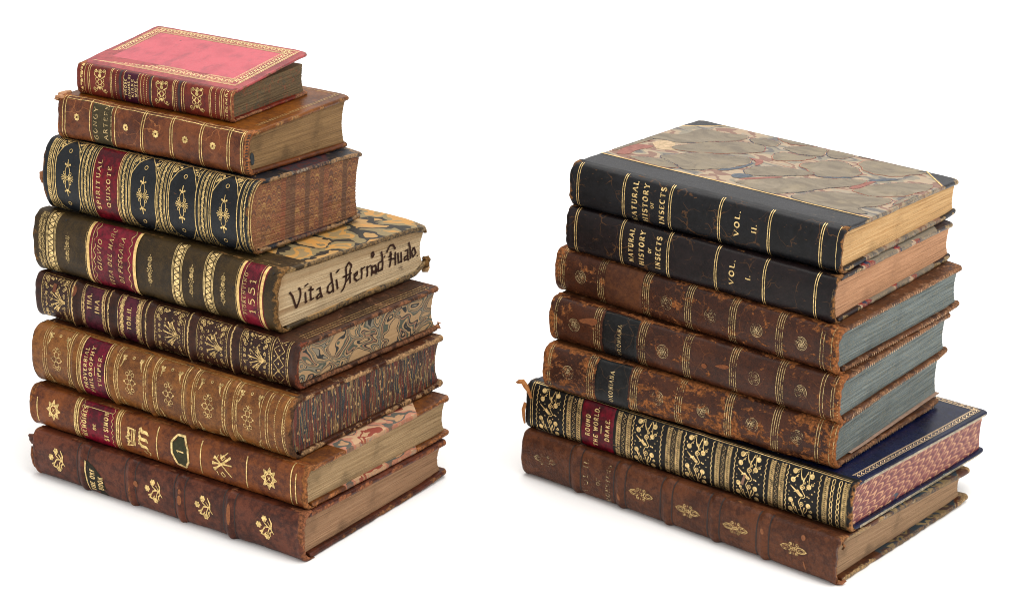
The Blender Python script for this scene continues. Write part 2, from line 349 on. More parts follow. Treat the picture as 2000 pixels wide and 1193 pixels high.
# ------------------------------------------------------------------ the book builder
class Book:
    def __init__(s, name, label, group, fr, b, n=2.4, ts=1.6, tb=2.6, sq=2.2, seed=0, wob=.25, zt_fore=None, zb_fore=None, b2=None):
        x, y, rot, L, W, T, ta, tb_, dt, z = fr
        s.L, s.W, s.T, s.dt = L*1000, W*1000, T*1000, dt*1000
        s.b, s.n, s.ts, s.tb, s.sq, s.seed, s.wob = b, n, ts, tb, sq, seed, wob
        s.zt_fore, s.zb_fore = zt_fore, zb_fore
        eu = Vector((math.cos(rot), math.sin(rot), -ta)).normalized(); ew = Vector((-math.sin(rot), math.cos(rot), tb_)); ew = (ew-eu*ew.dot(eu)).normalized(); ez = eu.cross(ew)
        O = Vector((x, y, z)) - eu*L*.5 + ew*W*.5 + Vector((0, 0, .00005))
        r = bpy.data.objects.new(name, None); COL.objects.link(r); r.empty_display_size = .02
        r.matrix_world = Matrix(((eu.x, ew.x, ez.x, O.x), (eu.y, ew.y, ez.y, O.y), (eu.z, ew.z, ez.z, O.z), (0, 0, 0, 1)))
        r['label'] = label; r['category'] = 'book'; r['group'] = group
        s.root = r; s.bands = []
        # section path of the spine leather (w, z)
        th = np.radians(np.linspace(90, -90, 181)); c = np.abs(np.cos(th)); sn = np.sin(th)
        aw = -b*c**(2/n); az = s.T/2 + s.T/2*np.sign(sn)*np.abs(sn)**(2/n)
        pw = np.concatenate([[3.2, 2.2, 1.1], aw, [1.1, 2.2, 3.2]]); pz = np.concatenate([[s.T+.12]*3, az+.10*np.sign(sn)*np.abs(sn)**3+.02, [.02]*3])
        d = np.concatenate([[0], np.cumsum(np.hypot(np.diff(pw), np.diff(pz)))]); s.S = d[-1]
        s._v = s.S/2 - d[::-1]                      # ascending list of v
        s._v = np.linspace(-s.S/2, s.S/2, 241); dd = s.S/2 - s._v
        W_ = np.interp(dd, d, pw); Z_ = np.interp(dd, d, pz)
        k = np.ones(5)/5; W2 = np.convolve(np.pad(W_, 2, 'edge'), k, 'valid'); Z2 = np.convolve(np.pad(Z_, 2, 'edge'), k, 'valid')
        s._w, s._z = W2, Z2
        tw = np.gradient(W2); tz = np.gradient(Z2); l = np.hypot(tw, tz); s._nw, s._nz = -tz/l, tw/l   # outward (to -w) as v rises
        s.vt = s._v[np.argmin(np.abs(W2)+1e3*(Z2 < s.T/2))]   # v of the top joint
    def loc(s, u, w, z): return np.stack([(np.asarray(u)-s.L/2), (np.asarray(w)-s.W/2), np.asarray(z)*np.ones_like(np.asarray(u, float))], -1)/1000
    def D(s, u, v, bands=True):
        env = np.clip((s.S/2-np.abs(v))/6, 0, 1)
        d = s.wob*1.3*fbm(u/19+s.seed*7, v/13, s.seed)*env
        d = d - .5*np.exp(-((u-5)/5.)**2)*env*.0
        if bands:
            for uc, hw, h in s.bands:
                t = np.clip(np.abs(u-uc)/hw, 0, 1); d = d + h*(np.cos(t*math.pi)*.5+.5)**.7*env
                t2 = np.abs(np.abs(u-uc)-hw*1.15)/(.9); d = d - .22*np.exp(-t2**2)*env
        return d
    def surf(s, u, v, off=0, bands=True):
        u = np.asarray(u, float); v = np.asarray(v, float); v = np.clip(v, -s.S/2, s.S/2)
        o = s.D(u, v, bands)+off
        w = np.interp(v, s._v, s._w)+np.interp(v, s._v, s._nw)*o; z = np.interp(v, s._v, s._z)+np.interp(v, s._v, s._nz)*o
        return s.loc(u, w, z)
    def swear(s, u, v, k=1.0):
        e = np.exp(-np.minimum(u, s.L-u).clip(0)/3.2); sh = np.exp(-np.abs(np.abs(v)-s.vt)/1.8)
        return np.clip(k*(e*(.75+.35*vn(v/5, u/9, s.seed+33))+sh*(.5+.4*vn(u/9, v/4, s.seed+34))), 0, 1.3)
    def spine(s, mat, wk=1.0, jag=.5, bandwear=.55, head=0.0, tail=0.0):
        nv = 77; us = np.concatenate([[0, .3, .8, 1.5], np.arange(2.4, s.L-2.4, .95), [s.L-1.5, s.L-.8, s.L-.3, s.L]]); nu = len(us)
        vs = np.linspace(s.S/2, -s.S/2, nv); U, V = np.meshgrid(us, vs, indexing='ij')
        eu = U.copy(); a = np.exp(-U/1.6); bb = np.exp(-(s.L-U)/1.6)
        mid = np.clip(1-(np.abs(V)/s.vt)**4, 0, 1)
        eu = eu + a*(.6*jag*vn(V/3.1, 0*V, s.seed+3)+jag*.25*vn(V/1.2, 0*V, s.seed+4)+head*mid) + bb*(.8*jag*vn(V/2.8, 0*V, s.seed+5)+jag*.4*vn(V/1.1, 0*V, s.seed+6)-tail*mid)
        dd = np.minimum(U, s.L-U); rnd = -np.where(dd < .8, .45*(1-dd/.8)**2, 0); cap = .35*np.exp(-((dd-1.7)/1.1)**2)
        outer = s.surf(eu, V, rnd+cap); tt = s.ts*np.clip((s.S/2-np.abs(V))/5, .06, 1)
        inner = s.surf(eu, V, -tt)
        Vv = np.concatenate([outer.reshape(-1, 3), inner.reshape(-1, 3)]); n0 = nu*nv
        F = list(map(tuple, grid_faces(nu, nv))) + list(map(tuple, grid_faces(nu, nv, n0, True)))
        for i in (0, nu-1):
            for j in range(nv-1):
                q = (i*nv+j, i*nv+j+1, n0+i*nv+j+1, n0+i*nv+j); F.append(q if i == 0 else q[::-1])
        for j in (0, nv-1):
            for i in range(nu-1):
                q = (i*nv+j, n0+i*nv+j, n0+(i+1)*nv+j, (i+1)*nv+j); F.append(q if j == 0 else q[::-1])
        wr = s.swear(U, V, wk)
        for uc, hw, h in s.bands: wr = wr + bandwear*np.exp(-((U-uc)/(hw*.7))**2)
        uv = np.stack([U.ravel(), V.ravel()], 1)/100
        wr = np.concatenate([wr.ravel(), np.full(n0, 1.1)])
        s.sp = mesh_obj('spine', Vv, F, mat, s.root, uv=np.concatenate([uv, uv]), wear=wr); return s.sp
    def raised_bands(s, mat, wk=.55):
        """each sewing-cord ridge under the leather, a few hundredths proud of the spine"""
        for k, (uc, hw, h) in enumerate(s.bands):
            us = np.linspace(uc-hw, uc+hw, 11); vs = np.linspace(s.S/2-3.6, -s.S/2+3.6, 65); U, V = np.meshgrid(us, vs, indexing='ij')
            e = np.clip((hw-np.abs(U-uc))/.4, 0, 1)*np.clip((s.S/2-3.6-np.abs(V))/.5, 0, 1)
            P = s.surf(U, V, -.06+.12*e)
            w = wk*np.exp(-((U-uc)/(hw*.45))**2)+s.swear(U, V, .6)
            mesh_obj('raised_band', P.reshape(-1, 3), grid_faces(11, 65), mat, s.root, uv=np.stack([U.ravel(), V.ravel()], 1)/100, wear=w.ravel())
    def ztop(s, w): return s.T - s.dt*np.clip(np.asarray(w)/s.W, -.2, 1.1)
    def board(s, top, mat, wk=1.0, edge=.35, bends=(), round_=.9, corner=1.6, label=None):
        nd = [0, .12, .4, .9, 1.6, 2.6, 4]
        def axis(Lx, st): return np.array(nd+list(np.arange(7, Lx-6.9, st))+[Lx-t for t in nd[::-1]])
        us = axis(s.L, 3.0); w0 = .6; ws = w0+axis(s.W-w0, 3.0); nu, nv = len(us), len(ws)
        U, W = np.meshgrid(us, ws, indexing='ij')
        du = np.minimum(U, s.L-U); dw = np.minimum(W-w0, s.W-W); sd = s.seed*3+(1 if top else 2)
        r = round_*s.tb*.5
        p = np.hypot(np.clip(r-du, 0, r), np.clip(r-dw, 0, r)).clip(0, r); e = r-np.sqrt(np.maximum(r*r-p*p, 0))
        # outline: worn, slightly wavy, rounded corners
        def nz(t, k): return edge*(vn(t/7., 0*t, sd*5+k)+.6*vn(t/1.7, 0*t, sd*5+k+1))
        fu = np.exp(-du/2.0); fw = np.exp(-(s.W-W)/2.0)
        U2 = U + np.where(U < s.L/2, 1, -1)*fu*np.abs(nz(W, 0)) ; W2 = W - fw*np.abs(nz(U, 2))
        for cu in (0, s.L):
            for cw in (w0, s.W):
                if cw == w0: continue
                du_ = np.abs(U-cu); dw_ = np.abs(W-cw); rc = corner*2.2
                ins = (du_ < rc) & (dw_ < rc); a = (rc-du_)/rc; c = (rc-dw_)/rc; m = np.maximum(a, c); h = np.hypot(a, c)+1e-9; k = np.where(ins, (m/h), 1)
                k = np.where(ins, k, 1); ua = cu+np.sign(s.L/2-cu)*(rc-a*rc*k); wa = cw-(rc-c*rc*k)
                U2 = np.where(ins, U2-U+ua, U2); W2 = np.where(ins, W2-W+wa, W2)
        warp = .35*fbm(U/60+sd, W/45, sd)
        warp = warp*(np.clip(dw/12, 0, 1))*.6
        for (cu, cw, h, rr) in bends: warp = warp + h*np.exp(-(((U-cu)/rr)**2+((W-cw)/rr)**2))
        if top: zt = s.ztop(W)-.02 + np.minimum(warp, 0 if not bends else 9); zb = zt-s.tb
        else: zb = .02+np.maximum(warp, 0); zt = zb+s.tb
        en = .10*vn(U/.9, W/.9, sd+9)*np.exp(-np.minimum(du, dw)/1.5)
        Pt = s.loc(U2, W2, zt-e+en).reshape(-1, 3); Pb = s.loc(U2, W2, zb+e+en).reshape(-1, 3); n0 = nu*nv
        F = list(map(tuple, grid_faces(nu, nv)))+list(map(tuple, grid_faces(nu, nv, n0, True)))
        per = [(i, 0) for i in range(nu)]+[(nu-1, j) for j in range(1, nv)]+[(i, nv-1) for i in range(nu-2, -1, -1)]+[(0, j) for j in range(nv-2, 0, -1)]
        ids = [i*nv+j for i, j in per]
        for a, c in zip(ids, ids[1:]+ids[:1]): F.append((a, n0+a, n0+c, c))
        d = np.minimum(du, np.where(W < s.W/2, 99, s.W-W)); cr = np.exp(-np.hypot(np.minimum(U, s.L-U), s.W-W)/6.0)
        wr = wk*(np.exp(-d/1.0)*(.40+.55*vn((U+W)/5, (U-W)/7, sd+31))+cr*.6)
        wr = np.concatenate([wr.ravel(), wr.ravel()]); uv = np.stack([U.ravel(), W.ravel()], 1)/100
        o = mesh_obj('cover_board', Pt.tolist()+Pb.tolist(), F, mat, s.root, uv=np.concatenate([uv, uv]), wear=wr)
        if label: o['label'] = label
        s._warp = None
        if top: s.btop = o
        else: s.bbot = o
        return o
    def top_surf(s, u, w, off):
        u = np.asarray(u, float); w = np.asarray(w, float); sd = s.seed*3+1
        dw = np.minimum(w-.6, s.W-w); warp = .35*fbm(u/60+sd, w/45, sd)*np.clip(dw/12, 0, 1)*.6
        return s.loc(u, w, s.ztop(w)-.02+np.minimum(warp, 0)+off)
    def block(s, mat, concave=2.6, layer=.16, wave=.25):
        L, W, T = s.L, s.W, s.T; sq = s.sq
        ns, nt_ = 44, max(40, int(T*2.6)); S_, Tt = np.meshgrid(np.linspace(0, 1, ns), np.linspace(0, 1, nt_), indexing='ij')
        zb0, zt0 = s.tb, T-s.tb
        zbf = s.zb_fore if s.zb_fore is not None else s.tb; ztf = s.zt_fore if s.zt_fore is not None else (T-s.dt-s.tb)
        zz = np.clip(zb0+(zt0-zb0)*Tt, 0, T); q = np.abs(2*zz/T-1)
        wl = np.minimum(-s.b*(1-q**s.n)**(1/s.n)+s.ts+.15, .6)
        wr = W-sq - concave*(1-(2*Tt-1)**2) - .12*_jit(Tt, s.seed+40)
        Wg = wl+(wr-wl)*S_
        x = np.clip(Wg/W, 0, 1); Zg = (zb0+(zbf-zb0)*x)+((zt0+(ztf-zt0)*x)-(zb0+(zbf-zb0)*x))*Tt
        endn = layer*_jit(Tt, s.seed+60)+layer*.6*vn(Wg/20, Tt*T/.45, s.seed+8)+wave*vn(Wg/30, Tt*3, s.seed+9)
        u1 = L-sq-np.abs(endn); u0 = sq+np.abs(endn)
        uu = [u0+(u1-u0)*k/24 for k in range(25)]
        V = [s.loc(u, Wg, Zg).reshape(-1, 3) for u in (uu[0], uu[-1])]; n0 = ns*nt_
        UV = [np.stack([Wg.ravel(), (Tt*T).ravel()], 1)]*2
        F = list(map(tuple, grid_faces(ns, nt_)))+list(map(tuple, grid_faces(ns, nt_, n0, True)))
        def strip(ix, flip):
            P = np.stack([s.loc(u.ravel()[ix], Wg.ravel()[ix], Zg.ravel()[ix]) for u in uu]).reshape(-1, 3)
            uvs = np.stack([np.stack([u.ravel()[ix], (Tt*T).ravel()[ix]], 1) for u in uu]).reshape(-1, 2)
            b = sum(len(a) for a in V); V.append(P); UV.append(uvs); F.extend(map(tuple, grid_faces(25, len(ix), b, flip)))
        idx = np.arange(n0).reshape(ns, nt_)
        strip(idx[-1], False); strip(idx[0], True); strip(idx[:, -1], False); strip(idx[:, 0], True)
        s._blk = (wl, wr)
        s.blk = mesh_obj('page_block', np.concatenate(V), F, mat, s.root, uv=np.concatenate(UV)/100); return s.blk
    def tail_surf(s, w, z, off=.12):
        w = np.asarray(w, float); return s.loc(np.full_like(w, s.L-s.sq)+off, w, np.asarray(z, float))
    def label(s, u0, u1, mat, v0=None, v1=None, off=.22, jag=.25):
        v0 = -s.vt+1.2 if v0 is None else v0; v1 = s.vt-1.2 if v1 is None else v1
        nu = int((u1-u0)/.8)+3; nv = int((v1-v0)/.8)+3
        U, V = np.meshgrid(np.linspace(u0, u1, nu), np.linspace(v0, v1, nv), indexing='ij')
        e = np.minimum.reduce([U-u0, u1-U, V-v0, v1-V]); o = np.where(e < .01, -.05, off)
        fx = np.exp(-np.minimum(U-u0, u1-U)/.8); U2 = U-np.sign(U-(u0+u1)/2)*fx*jag*np.abs(vn(V/1.5, U*0, s.seed+21))
        P = s.surf(U2, V, o)
        m = mesh_obj('title_label', P.reshape(-1, 3), grid_faces(nu, nv, 0, True), mat, s.root, uv=np.stack([U.ravel(), V.ravel()], 1)/100, wear=np.exp(-e/1.0).ravel()*.9)
        return m
    def arc(s, ink, u, w, v0=None, v1=None, dash=None, amp=0, per=4):
        v0 = -s.vt+.6 if v0 is None else v0; v1 = s.vt-.6 if v1 is None else v1
        if dash:
            v = v0
            while v < v1: ink.line([(u, v), (u, min(v1, v+dash*.62))], w); v += dash
        elif amp:
            vs = np.arange(v0, v1, .35); ink.line([(u+amp*math.sin(x*2*math.pi/per), x) for x in vs], w, 2)
        else: ink.line([(u, v0), (u, v1)], w)
    def tear(s, pts, w, z_t, mat, name='leather_tear', seed=1):
        """small torn curl of leather: path of (u,w,z) mm, thickness z_t"""
        P = np.array(pts, float); n = len(P); rng = np.random.RandomState(seed); k = 8; V = []; F = []
        T = np.gradient(P, axis=0)
        for i in range(n):
            t = T[i]/np.linalg.norm(T[i]); a = np.cross(t, (0.2, .3, 1)); a /= np.linalg.norm(a); c = np.cross(t, a)
            sc = (1.25-.45*abs(2*i/(n-1)-1)**2)
            for j in range(k):
                th = 2*math.pi*j/k; rr = 1+.35*rng.randn()*.6
                V.append(P[i]+a*math.cos(th)*w*.5*sc*rr+c*math.sin(th)*z_t*.5*sc*rr)
        for i in range(n-1):
            for j in range(k): F.append((i*k+j, i*k+(j+1) % k, (i+1)*k+(j+1) % k, (i+1)*k+j))
        F.append(tuple(range(k))[::-1]); F.append(tuple((n-1)*k+j for j in range(k)))
        V = np.array(V); L_ = s.loc(V[:, 0], V[:, 1], V[:, 2])
        return mesh_obj(name, L_, F, mat, s.root, uv=V[:, :2]/100, wear=np.full(len(V), .9))
def _jit(t, seed):
    r = np.random.RandomState(seed).rand(400)*2-1; n = t.shape[1]; return np.broadcast_to(r[:n], t.shape)

# ------------------------------------------------------------------ ornaments (u along the spine, v across it)
def flower8(k, u, v, r=2.0):
    for i in range(8):
        a = i*math.pi/4+.2; k.disc(u+r*.72*math.cos(a), v+r*.72*math.sin(a), r*.30, n=7)
    k.ring(u, v, r*.42, r*.2, n=10)
def circ_rosette(k, u, v, r=3.6):
    k.ring(u, v, r, .28, ry=r*1.05); k.ring(u, v, r*.78, .18, ry=r*.82)
    for i in range(6):
        a = i*math.pi/3; k.ring(u+r*.40*math.cos(a), v+r*.40*math.sin(a), r*.19, .42, n=9)
    k.disc(u, v, r*.15, n=8)
def fleuron(k, u, v, s=1.0):
    for d in (1, -1):
        k.ring(u, v+d*4.0*s, 1.6*s, .3, ry=3.3*s, n=16)
        for i in range(5):
            a = math.radians(-60+30*i); k.line([(u+d*.5*s, v), (u+d*(1.0+3.3*math.cos(a))*s*1.1, v+(2.7*math.sin(a))*s)], [.2, .46])
        k.ring(u+d*2.3*s, v+3.0*s, .75*s, .24, n=10); k.ring(u+d*2.3*s, v-3.0*s, .75*s, .24, n=10)
        k.line([(u, v+d*6.8*s), (u, v+d*11.2*s)], [.7, .3]); k.line([(u-1.7*s, v+d*8.0*s), (u, v+d*7.3*s), (u+1.7*s, v+d*8.0*s)], .5); k.disc(u-1.7*s, v+d*8.2*s, .5); k.disc(u+1.7*s, v+d*8.2*s, .5); k.disc(u, v+d*7.6*s, .7)
def arabesque(k, u, v, s=1.0, w=.34):
    for du, dv, r in ((1.5, 0, 1.25), (-1.5, 0, 1.25), (0, 2.2, 1.3), (0, -2.2, 1.3), (1.6, 3.6, .8), (-1.6, 3.6, .8), (1.6, -3.6, .8), (-1.6, -3.6, .8)): k.ring(u+du*s, v+dv*s, r*s, w, n=13)
    for d in (1, -1):
        k.disc(u, v+d*4.6*s, .5); k.line([(u, v+d*3.5*s), (u, v+d*5.8*s)], w); k.disc(u+d*3.1*s, v, .45)
        k.line([(u-1.3*s, v+d*5.4*s), (u, v+d*4.9*s), (u+1.3*s, v+d*5.4*s)], w)
def sun(k, u, v, r=5.0):
    pts = []
    for i in range(16):
        a = i*math.pi/8; q = r if i % 2 == 0 else r*.60; pts.append((u+q*math.cos(a)*.86, v+q*math.sin(a)))
    k.line(pts+[pts[0]], .38); pts2 = [(u+(x-u)*.8, v+(y-v)*.8) for x, y in pts]; k.line(pts2+[pts2[0]], .5)
    for i in range(24): a = i*math.pi/12; k.line([(u+r*.46*math.cos(a)*.86, v+r*.46*math.sin(a)), (u+r*.66*math.cos(a)*.86, v+r*.66*math.sin(a))], .26)
    k.ring(u, v, r*.38, .55, ry=r*.44); k.line([(u-.8, v-1), (u+.8, v+1)], .4); k.line([(u-.8, v+1), (u+.8, v-1)], .4)
def sprig(k, u, v, s=1.0):
    f = lambda a, b: (u+a*s, v+b*s)
    k.line([f(6.2, -2.6), f(4.2, -.2), f(2.2, .8), f(0, .2), f(-1.2, -1.8), f(-3.6, -3.2)], [.3, .6, .7, .7, .6, .8])
    k.line([f(2.2, .8), f(-.4, 2.4), f(-1.6, 4.4)], .5); k.line([f(4.0, 0), f(3.0, 2.0), f(1.6, 3.6)], .45); k.line([f(4.2, -.2), f(4.4, 3.2), f(2.6, 6.0)], [.9, .8, .3])
    k.line([f(3.2, .2), f(2.2, -1.8), f(1.8, -4.0)], .5); k.line([f(4.8, -1.2), f(3.4, -2.6), f(3.8, -4.6)], [.4, .9, .4])
    for a, b, r in ((-4.2, .6, 2.0), (-.6, 4.8, 1.9), (1.4, -5.2, 1.9)):
        c = f(a, b)
        for i in range(6): t = i*math.pi/3; k.disc(c[0]+r*.62*s*math.cos(t), c[1]+r*.62*s*math.sin(t), r*.36*s, n=7)
        k.disc(c[0], c[1], r*.34*s)
    k.line([f(-.8, -1.4), f(-2.6, -4.2), f(-.6, -4.6), f(1.0, -2.4)], [.4, .9, .8, .3])
def bud_pair(k, u, v, s=1.0, w=.4):
    for d in (1, -1):
        k.ring(u+d*4.6*s, v, 3.0*s, w, ry=1.55*s, n=16); k.ring(u+d*4.9*s, v, 1.7*s, w*.8, ry=.8*s, n=12); k.line([(u+d*.6*s, v), (u+d*2.2*s, v)], w)
        k.line([(u+d*6.9*s, v-.5*s), (u+d*8.3*s, v), (u+d*6.9*s, v+.5*s)], w)
        for e in (1, -1): k.spiral(u+d*1.9*s, v+e*2.5*s, 1.25*s, w*.8, 1.2, a0=-e*math.pi/2, d=d*e); k.line([(u+d*.4*s, v+e*.4), (u+d*1.2*s, v+e*1.5*s)], w*.8)
    k.ring(u, v, .75*s, w, n=10); k.line([(u, v-2.0*s), (u, v-3.4*s)], w*.7); k.line([(u, v+2.0*s), (u, v+3.4*s)], w*.7)
def blobflower(k, u, v, s=1.0):
    rng = random.Random(int(u*10)); 
    for dv, r in ((5.2, 1.5), (2.6, 1.2), (0, 2.1), (-2.8, 1.3), (-5.2, 1.5)):
        for i in range(7): a = i*2*math.pi/7; k.disc(u+r*.7*math.cos(a)*s, v+dv*s+r*.7*math.sin(a)*s, .42*s, n=6)
        k.ring(u, v+dv*s, r*.35*s, .3, n=8)
    for d in (1, -1): k.line([(u-.8, v+d*3.8), (u+.8, v+d*3.4)], .3); k.line([(u, v+d*6.8*s), (u, v+d*7.8*s)], .35)
def rope(k, u, v0, v1, w=1.2, lw=.3, slope=.9):
    k.line([(u-w/2, v0), (u-w/2, v1)], lw*.9); k.line([(u+w/2, v0), (u+w/2, v1)], lw*.9)
    v = v0
    while v < v1-slope: k.line([(u-w*.36, v), (u+w*.36, v+slope)], lw); v += lw*2.9
def zig(k, u, v0, v1, a=.9, p=1.5, w=.3, dots=True):
    v = v0; pts = []; s = 1
    while v < v1:
        pts.append((u+a*s, v))
        if dots: k.disc(u-a*s*1.1, v, .17, n=5)
        s = -s; v += p/1.0
    k.line(pts, w, 3)
def scallop(k, u, v0, v1, a=.7, p=2.6, w=.32, d=1):
    pts = []; v = v0
    while v < v1: pts.append((u+d*a*abs(math.sin(math.pi*(v-v0)/p))**.8, v)); v += .22
    k.line(pts, w, 3)
def chain(k, u, v0, v1, r=.8, w=.32):
    v = v0+r*1.6; i = 0
    while v < v1-r: k.ring(u, v, r*.75, w, ry=r*1.5, n=12); v += r*2.9
def scroll_col(k, u, v0, v1, w=1.6, seed=0):
    rng = random.Random(seed); v = v0+.6; d = 1
    while v < v1-.4:
        k.line([(u-d*w*.3, v), (u+d*w*.25, v+.7), (u-d*.1, v+1.3)], [.35, .6, .3]); k.disc(u-d*w*.25, v+1.0, .32, n=6); k.disc(u+d*w*.36, v+.1, .26, n=5)
        v += 1.35; d = -d
def filigree(k, pts, n, seed=0):
    """dense specks inside a triangle"""
    rng = random.Random(seed); a, b, c = [np.array(p, float) for p in pts]
    for _ in range(n):
        x, y = rng.random(), rng.random()
        if x+y > 1: x, y = 1-x, 1-y
        p = a+(b-a)*x+(c-a)*y
        if rng.random() < .5: k.disc(p[0], p[1], rng.uniform(.16, .34), n=6)
        else: k.spiral(p[0], p[1], rng.uniform(.45, .75), .26, .9, a0=rng.random()*6)
def drake_panel(k, u0, u1, v0, v1, seed=0):
    u = (u0+u1)/2; v = (v0+v1)/2; H = (v1-v0)/2; Wd = (u1-u0)/2; rng = random.Random(seed)
    f = lambda a, b: (u+a*Wd, v+b*H)
    for a, b, sa, sb in ((-.62, .86, -.30, 1.0), (-.66, .52, -.34, .78), (.52, .82, .48, 1.0), (.42, .40, .30, .98), (-.72, -.30, -.40, -.75), (-.74, -.68, -.42, -.96), (.46, -.36, .20, -.72), (.54, -.80, .34, -.98)):
        p = f(a, b); k.disc(p[0], p[1], 1.28, n=12); q = f(sa, sb); k.line([p, ((p[0]*.4+q[0]*.6)+.2, p[1]*.3+q[1]*.7), q], .32)
    for a, b, d in ((-.18, .80, -1), (.12, .76, 1), (-.28, -.72, 1), (.10, -.66, -1)):
        k.line([f(a+.10*d, b+.20*np.sign(b)), f(a, b-.04), f(a-.12*d, b-.20*np.sign(b))], [.25, .4, .7])
    k.line([f(-.80, .28), f(-.46, .13), f(-.10, .0), f(.05, -.02)], [.3, .9, 1.7, .6]); k.line([f(-.55, .05), f(-.30, .16), f(-.1, .02)], [.3, .7, .6])
    k.line([f(.02, .70), f(.06, .50), f(-.12, .30), f(.05, .14), f(.22, .0), (f(.12, -.10)), f(-.05, -.10), f(-.20, -.30), f(-.05, -.5), f(.10, -.82)], [.5, .32, .32, .32, .32, .32, .32, .32, .32, .5])
    p = f(-.02, .30); k.spiral(p[0], p[1], 1.5, .36, 1.5, a0=0, d=1); p = f(.0, -.34); k.spiral(p[0], p[1], 1.4, .36, 1.5, a0=math.pi, d=1)
    for a, b, d in ((-.45, .98, 1), (.1, .55, -1), (.66, .58, 1), (-.55, -.48, -1), (.62, -.6, 1), (.05, -.94, -1)):
        p = f(a, b*.92); k.spiral(p[0], p[1], .9, .24, 1.1, a0=b*5, d=d)
    for a, b in ((.36, 0), (.48, -.02)): p = f(a, b); k.disc(p[0], p[1], .42, n=7)
    for a, b in ((-.86, .66), (-.9, .36), (-.86, .02), (-.88, -.12), (-.84, -.5), (.74, .62), (.66, .16), (.72, -.12), (.70, -.58), (.22, .88), (-.4, -.15), (.28, .28), (-.45, .34), (.24, -.2), (-.15, -.62), (-.5, -.5), (.82, .3), (.30, .60), (-.4, .68)):
        p = f(a, b); k.disc(p[0], p[1], rng.uniform(.22, .36), n=6)
def bouquet_panel(k, u0, u1, v0, v1, seed=0, faint=0):
    rng = random.Random(seed); W2 = (u1-u0); H = v1-v0; uc = (u0+u1)/2; vc = (v0+v1)/2
    for u in (u0, u1): k.line([(u, v0), (u, v1)], .3)
    for u in (u0+.9, u1-.9):
        v = v0
        while v < v1: k.disc(u, v, .2, n=5); v += .75
    for v in (v0, v1): k.line([(u0, v), (u1, v)], .3)
    v = u0
    for su in (1, -1):
        for sv in (1, -1):
            cu = u0+2.6 if su == 1 else u1-2.6; cv = v0+2.4 if sv == -1 else v1-2.4
            k.spiral(cu, cv, 1.5, .42, 1.5, a0=rng.random()*6, d=su*sv); k.spiral(cu+su*3.0, cv+sv*.7, .95, .36, 1.2, a0=0, d=-su*sv); k.spiral(cu+su*.1, cv-sv*3.0, 1.05, .36, 1.2, a0=2, d=su*sv)
            k.line([(cu+su*4.4, cv+sv*1.3), (cu+su*6.0, cv+sv*.4)], [.3, .8])
    b0 = (u1-2.6, vc-.2)
    for i, (a, b) in enumerate(((-11.5, .8), (-10.2, 3.4), (-8.2, 4.8), (-5.8, 5.2), (-10.4, -2.2), (-8.6, -4.0), (-6.2, -4.8))):
        e = (b0[0]+a*W2/20, b0[1]+b*H/21); m = (b0[0]+a*.45*W2/20, b0[1]+b*.25*H/21); k.line([b0, m, ((m[0]+e[0])/2-.2, (m[1]+e[1])/2-.1), e], [.35, .42, .5, .75])
    k.spiral(uc+1.2, vc+3.9, 1.5, .38, 1.3, a0=1, d=1); k.spiral(uc+1.2, vc-4.1, 1.5, .38, 1.3, a0=-1, d=-1)
    for su in (1, -1):
        for i in range(7):
            t = i/6; k.spiral(uc+su*(W2*.34-.1*i), v0+3.6+t*(H-7.2), 1.0, .28, 1.2, a0=i*1.3, d=su); k.spiral(uc+su*W2*.14, v0+2.6+t*(H-5.2), .7, .24, 1.0, a0=i*2.1, d=-su)
    for _ in range(44):
        x = rng.uniform(u0+1.6, u1-1.6); y = rng.uniform(v0+1.6, v1-1.6); k.disc(x, y, rng.uniform(.2, .36), n=6)
def lattice_col(k, u0, u1, v0, v1):
    p = (u1-u0); v = v0
    while v < v1-.5:
        e = min(v+p, v1); k.line([(u0, v), (u1, e)], .34); k.line([(u1, v), (u0, e)], .34); k.disc((u0+u1)/2, v+p/2, .8, n=8); k.disc(u0+.5, v+p/2, .4, n=6); k.disc(u1-.5, v+p/2, .4, n=6); k.disc((u0+u1)/2, v, .5, n=6); v += p
def candelabra(k, u, v, s=1.0):
    k.ring(u, v, 1.1*s, .32, n=10); k.ring(u-1.3*s, v+.9*s, .8*s, .28, n=9); k.ring(u+1.3*s, v+.9*s, .8*s, .28, n=9); k.ring(u-1.3*s, v-.9*s, .8*s, .28, n=9); k.ring(u+1.3*s, v-.9*s, .8*s, .28, n=9)
    k.disc(u, v+2.6*s, .8*s); k.disc(u, v-2.4*s, .7*s)
    for d in (1, -1):
        k.line([(u+d*1.0*s, v+1.6*s), (u+d*2.6*s, v+2.6*s), (u+d*2.9*s, v+4.2*s)], [.6, .4, .25]); k.spiral(u+d*2.0*s, v+4.4*s, .8*s, .34, 1.2, a0=0, d=d)
        k.line([(u+d*.8*s, v-1.8*s), (u+d*1.6*s, v-3.6*s), (u+d*3.0*s, v-4.4*s)], [.55, .35, .25]); k.spiral(u+d*2.7*s, v-3.2*s, .9*s, .34, 1.1, a0=0, d=-d)
        for i in range(2): k.line([(u, v+3.2*s), (u+d*(.7+.6*i)*s, v+(4.9-.5*i)*s)], .34)
    k.line([(u, v+3*s), (u, v+5.2*s)], .4)
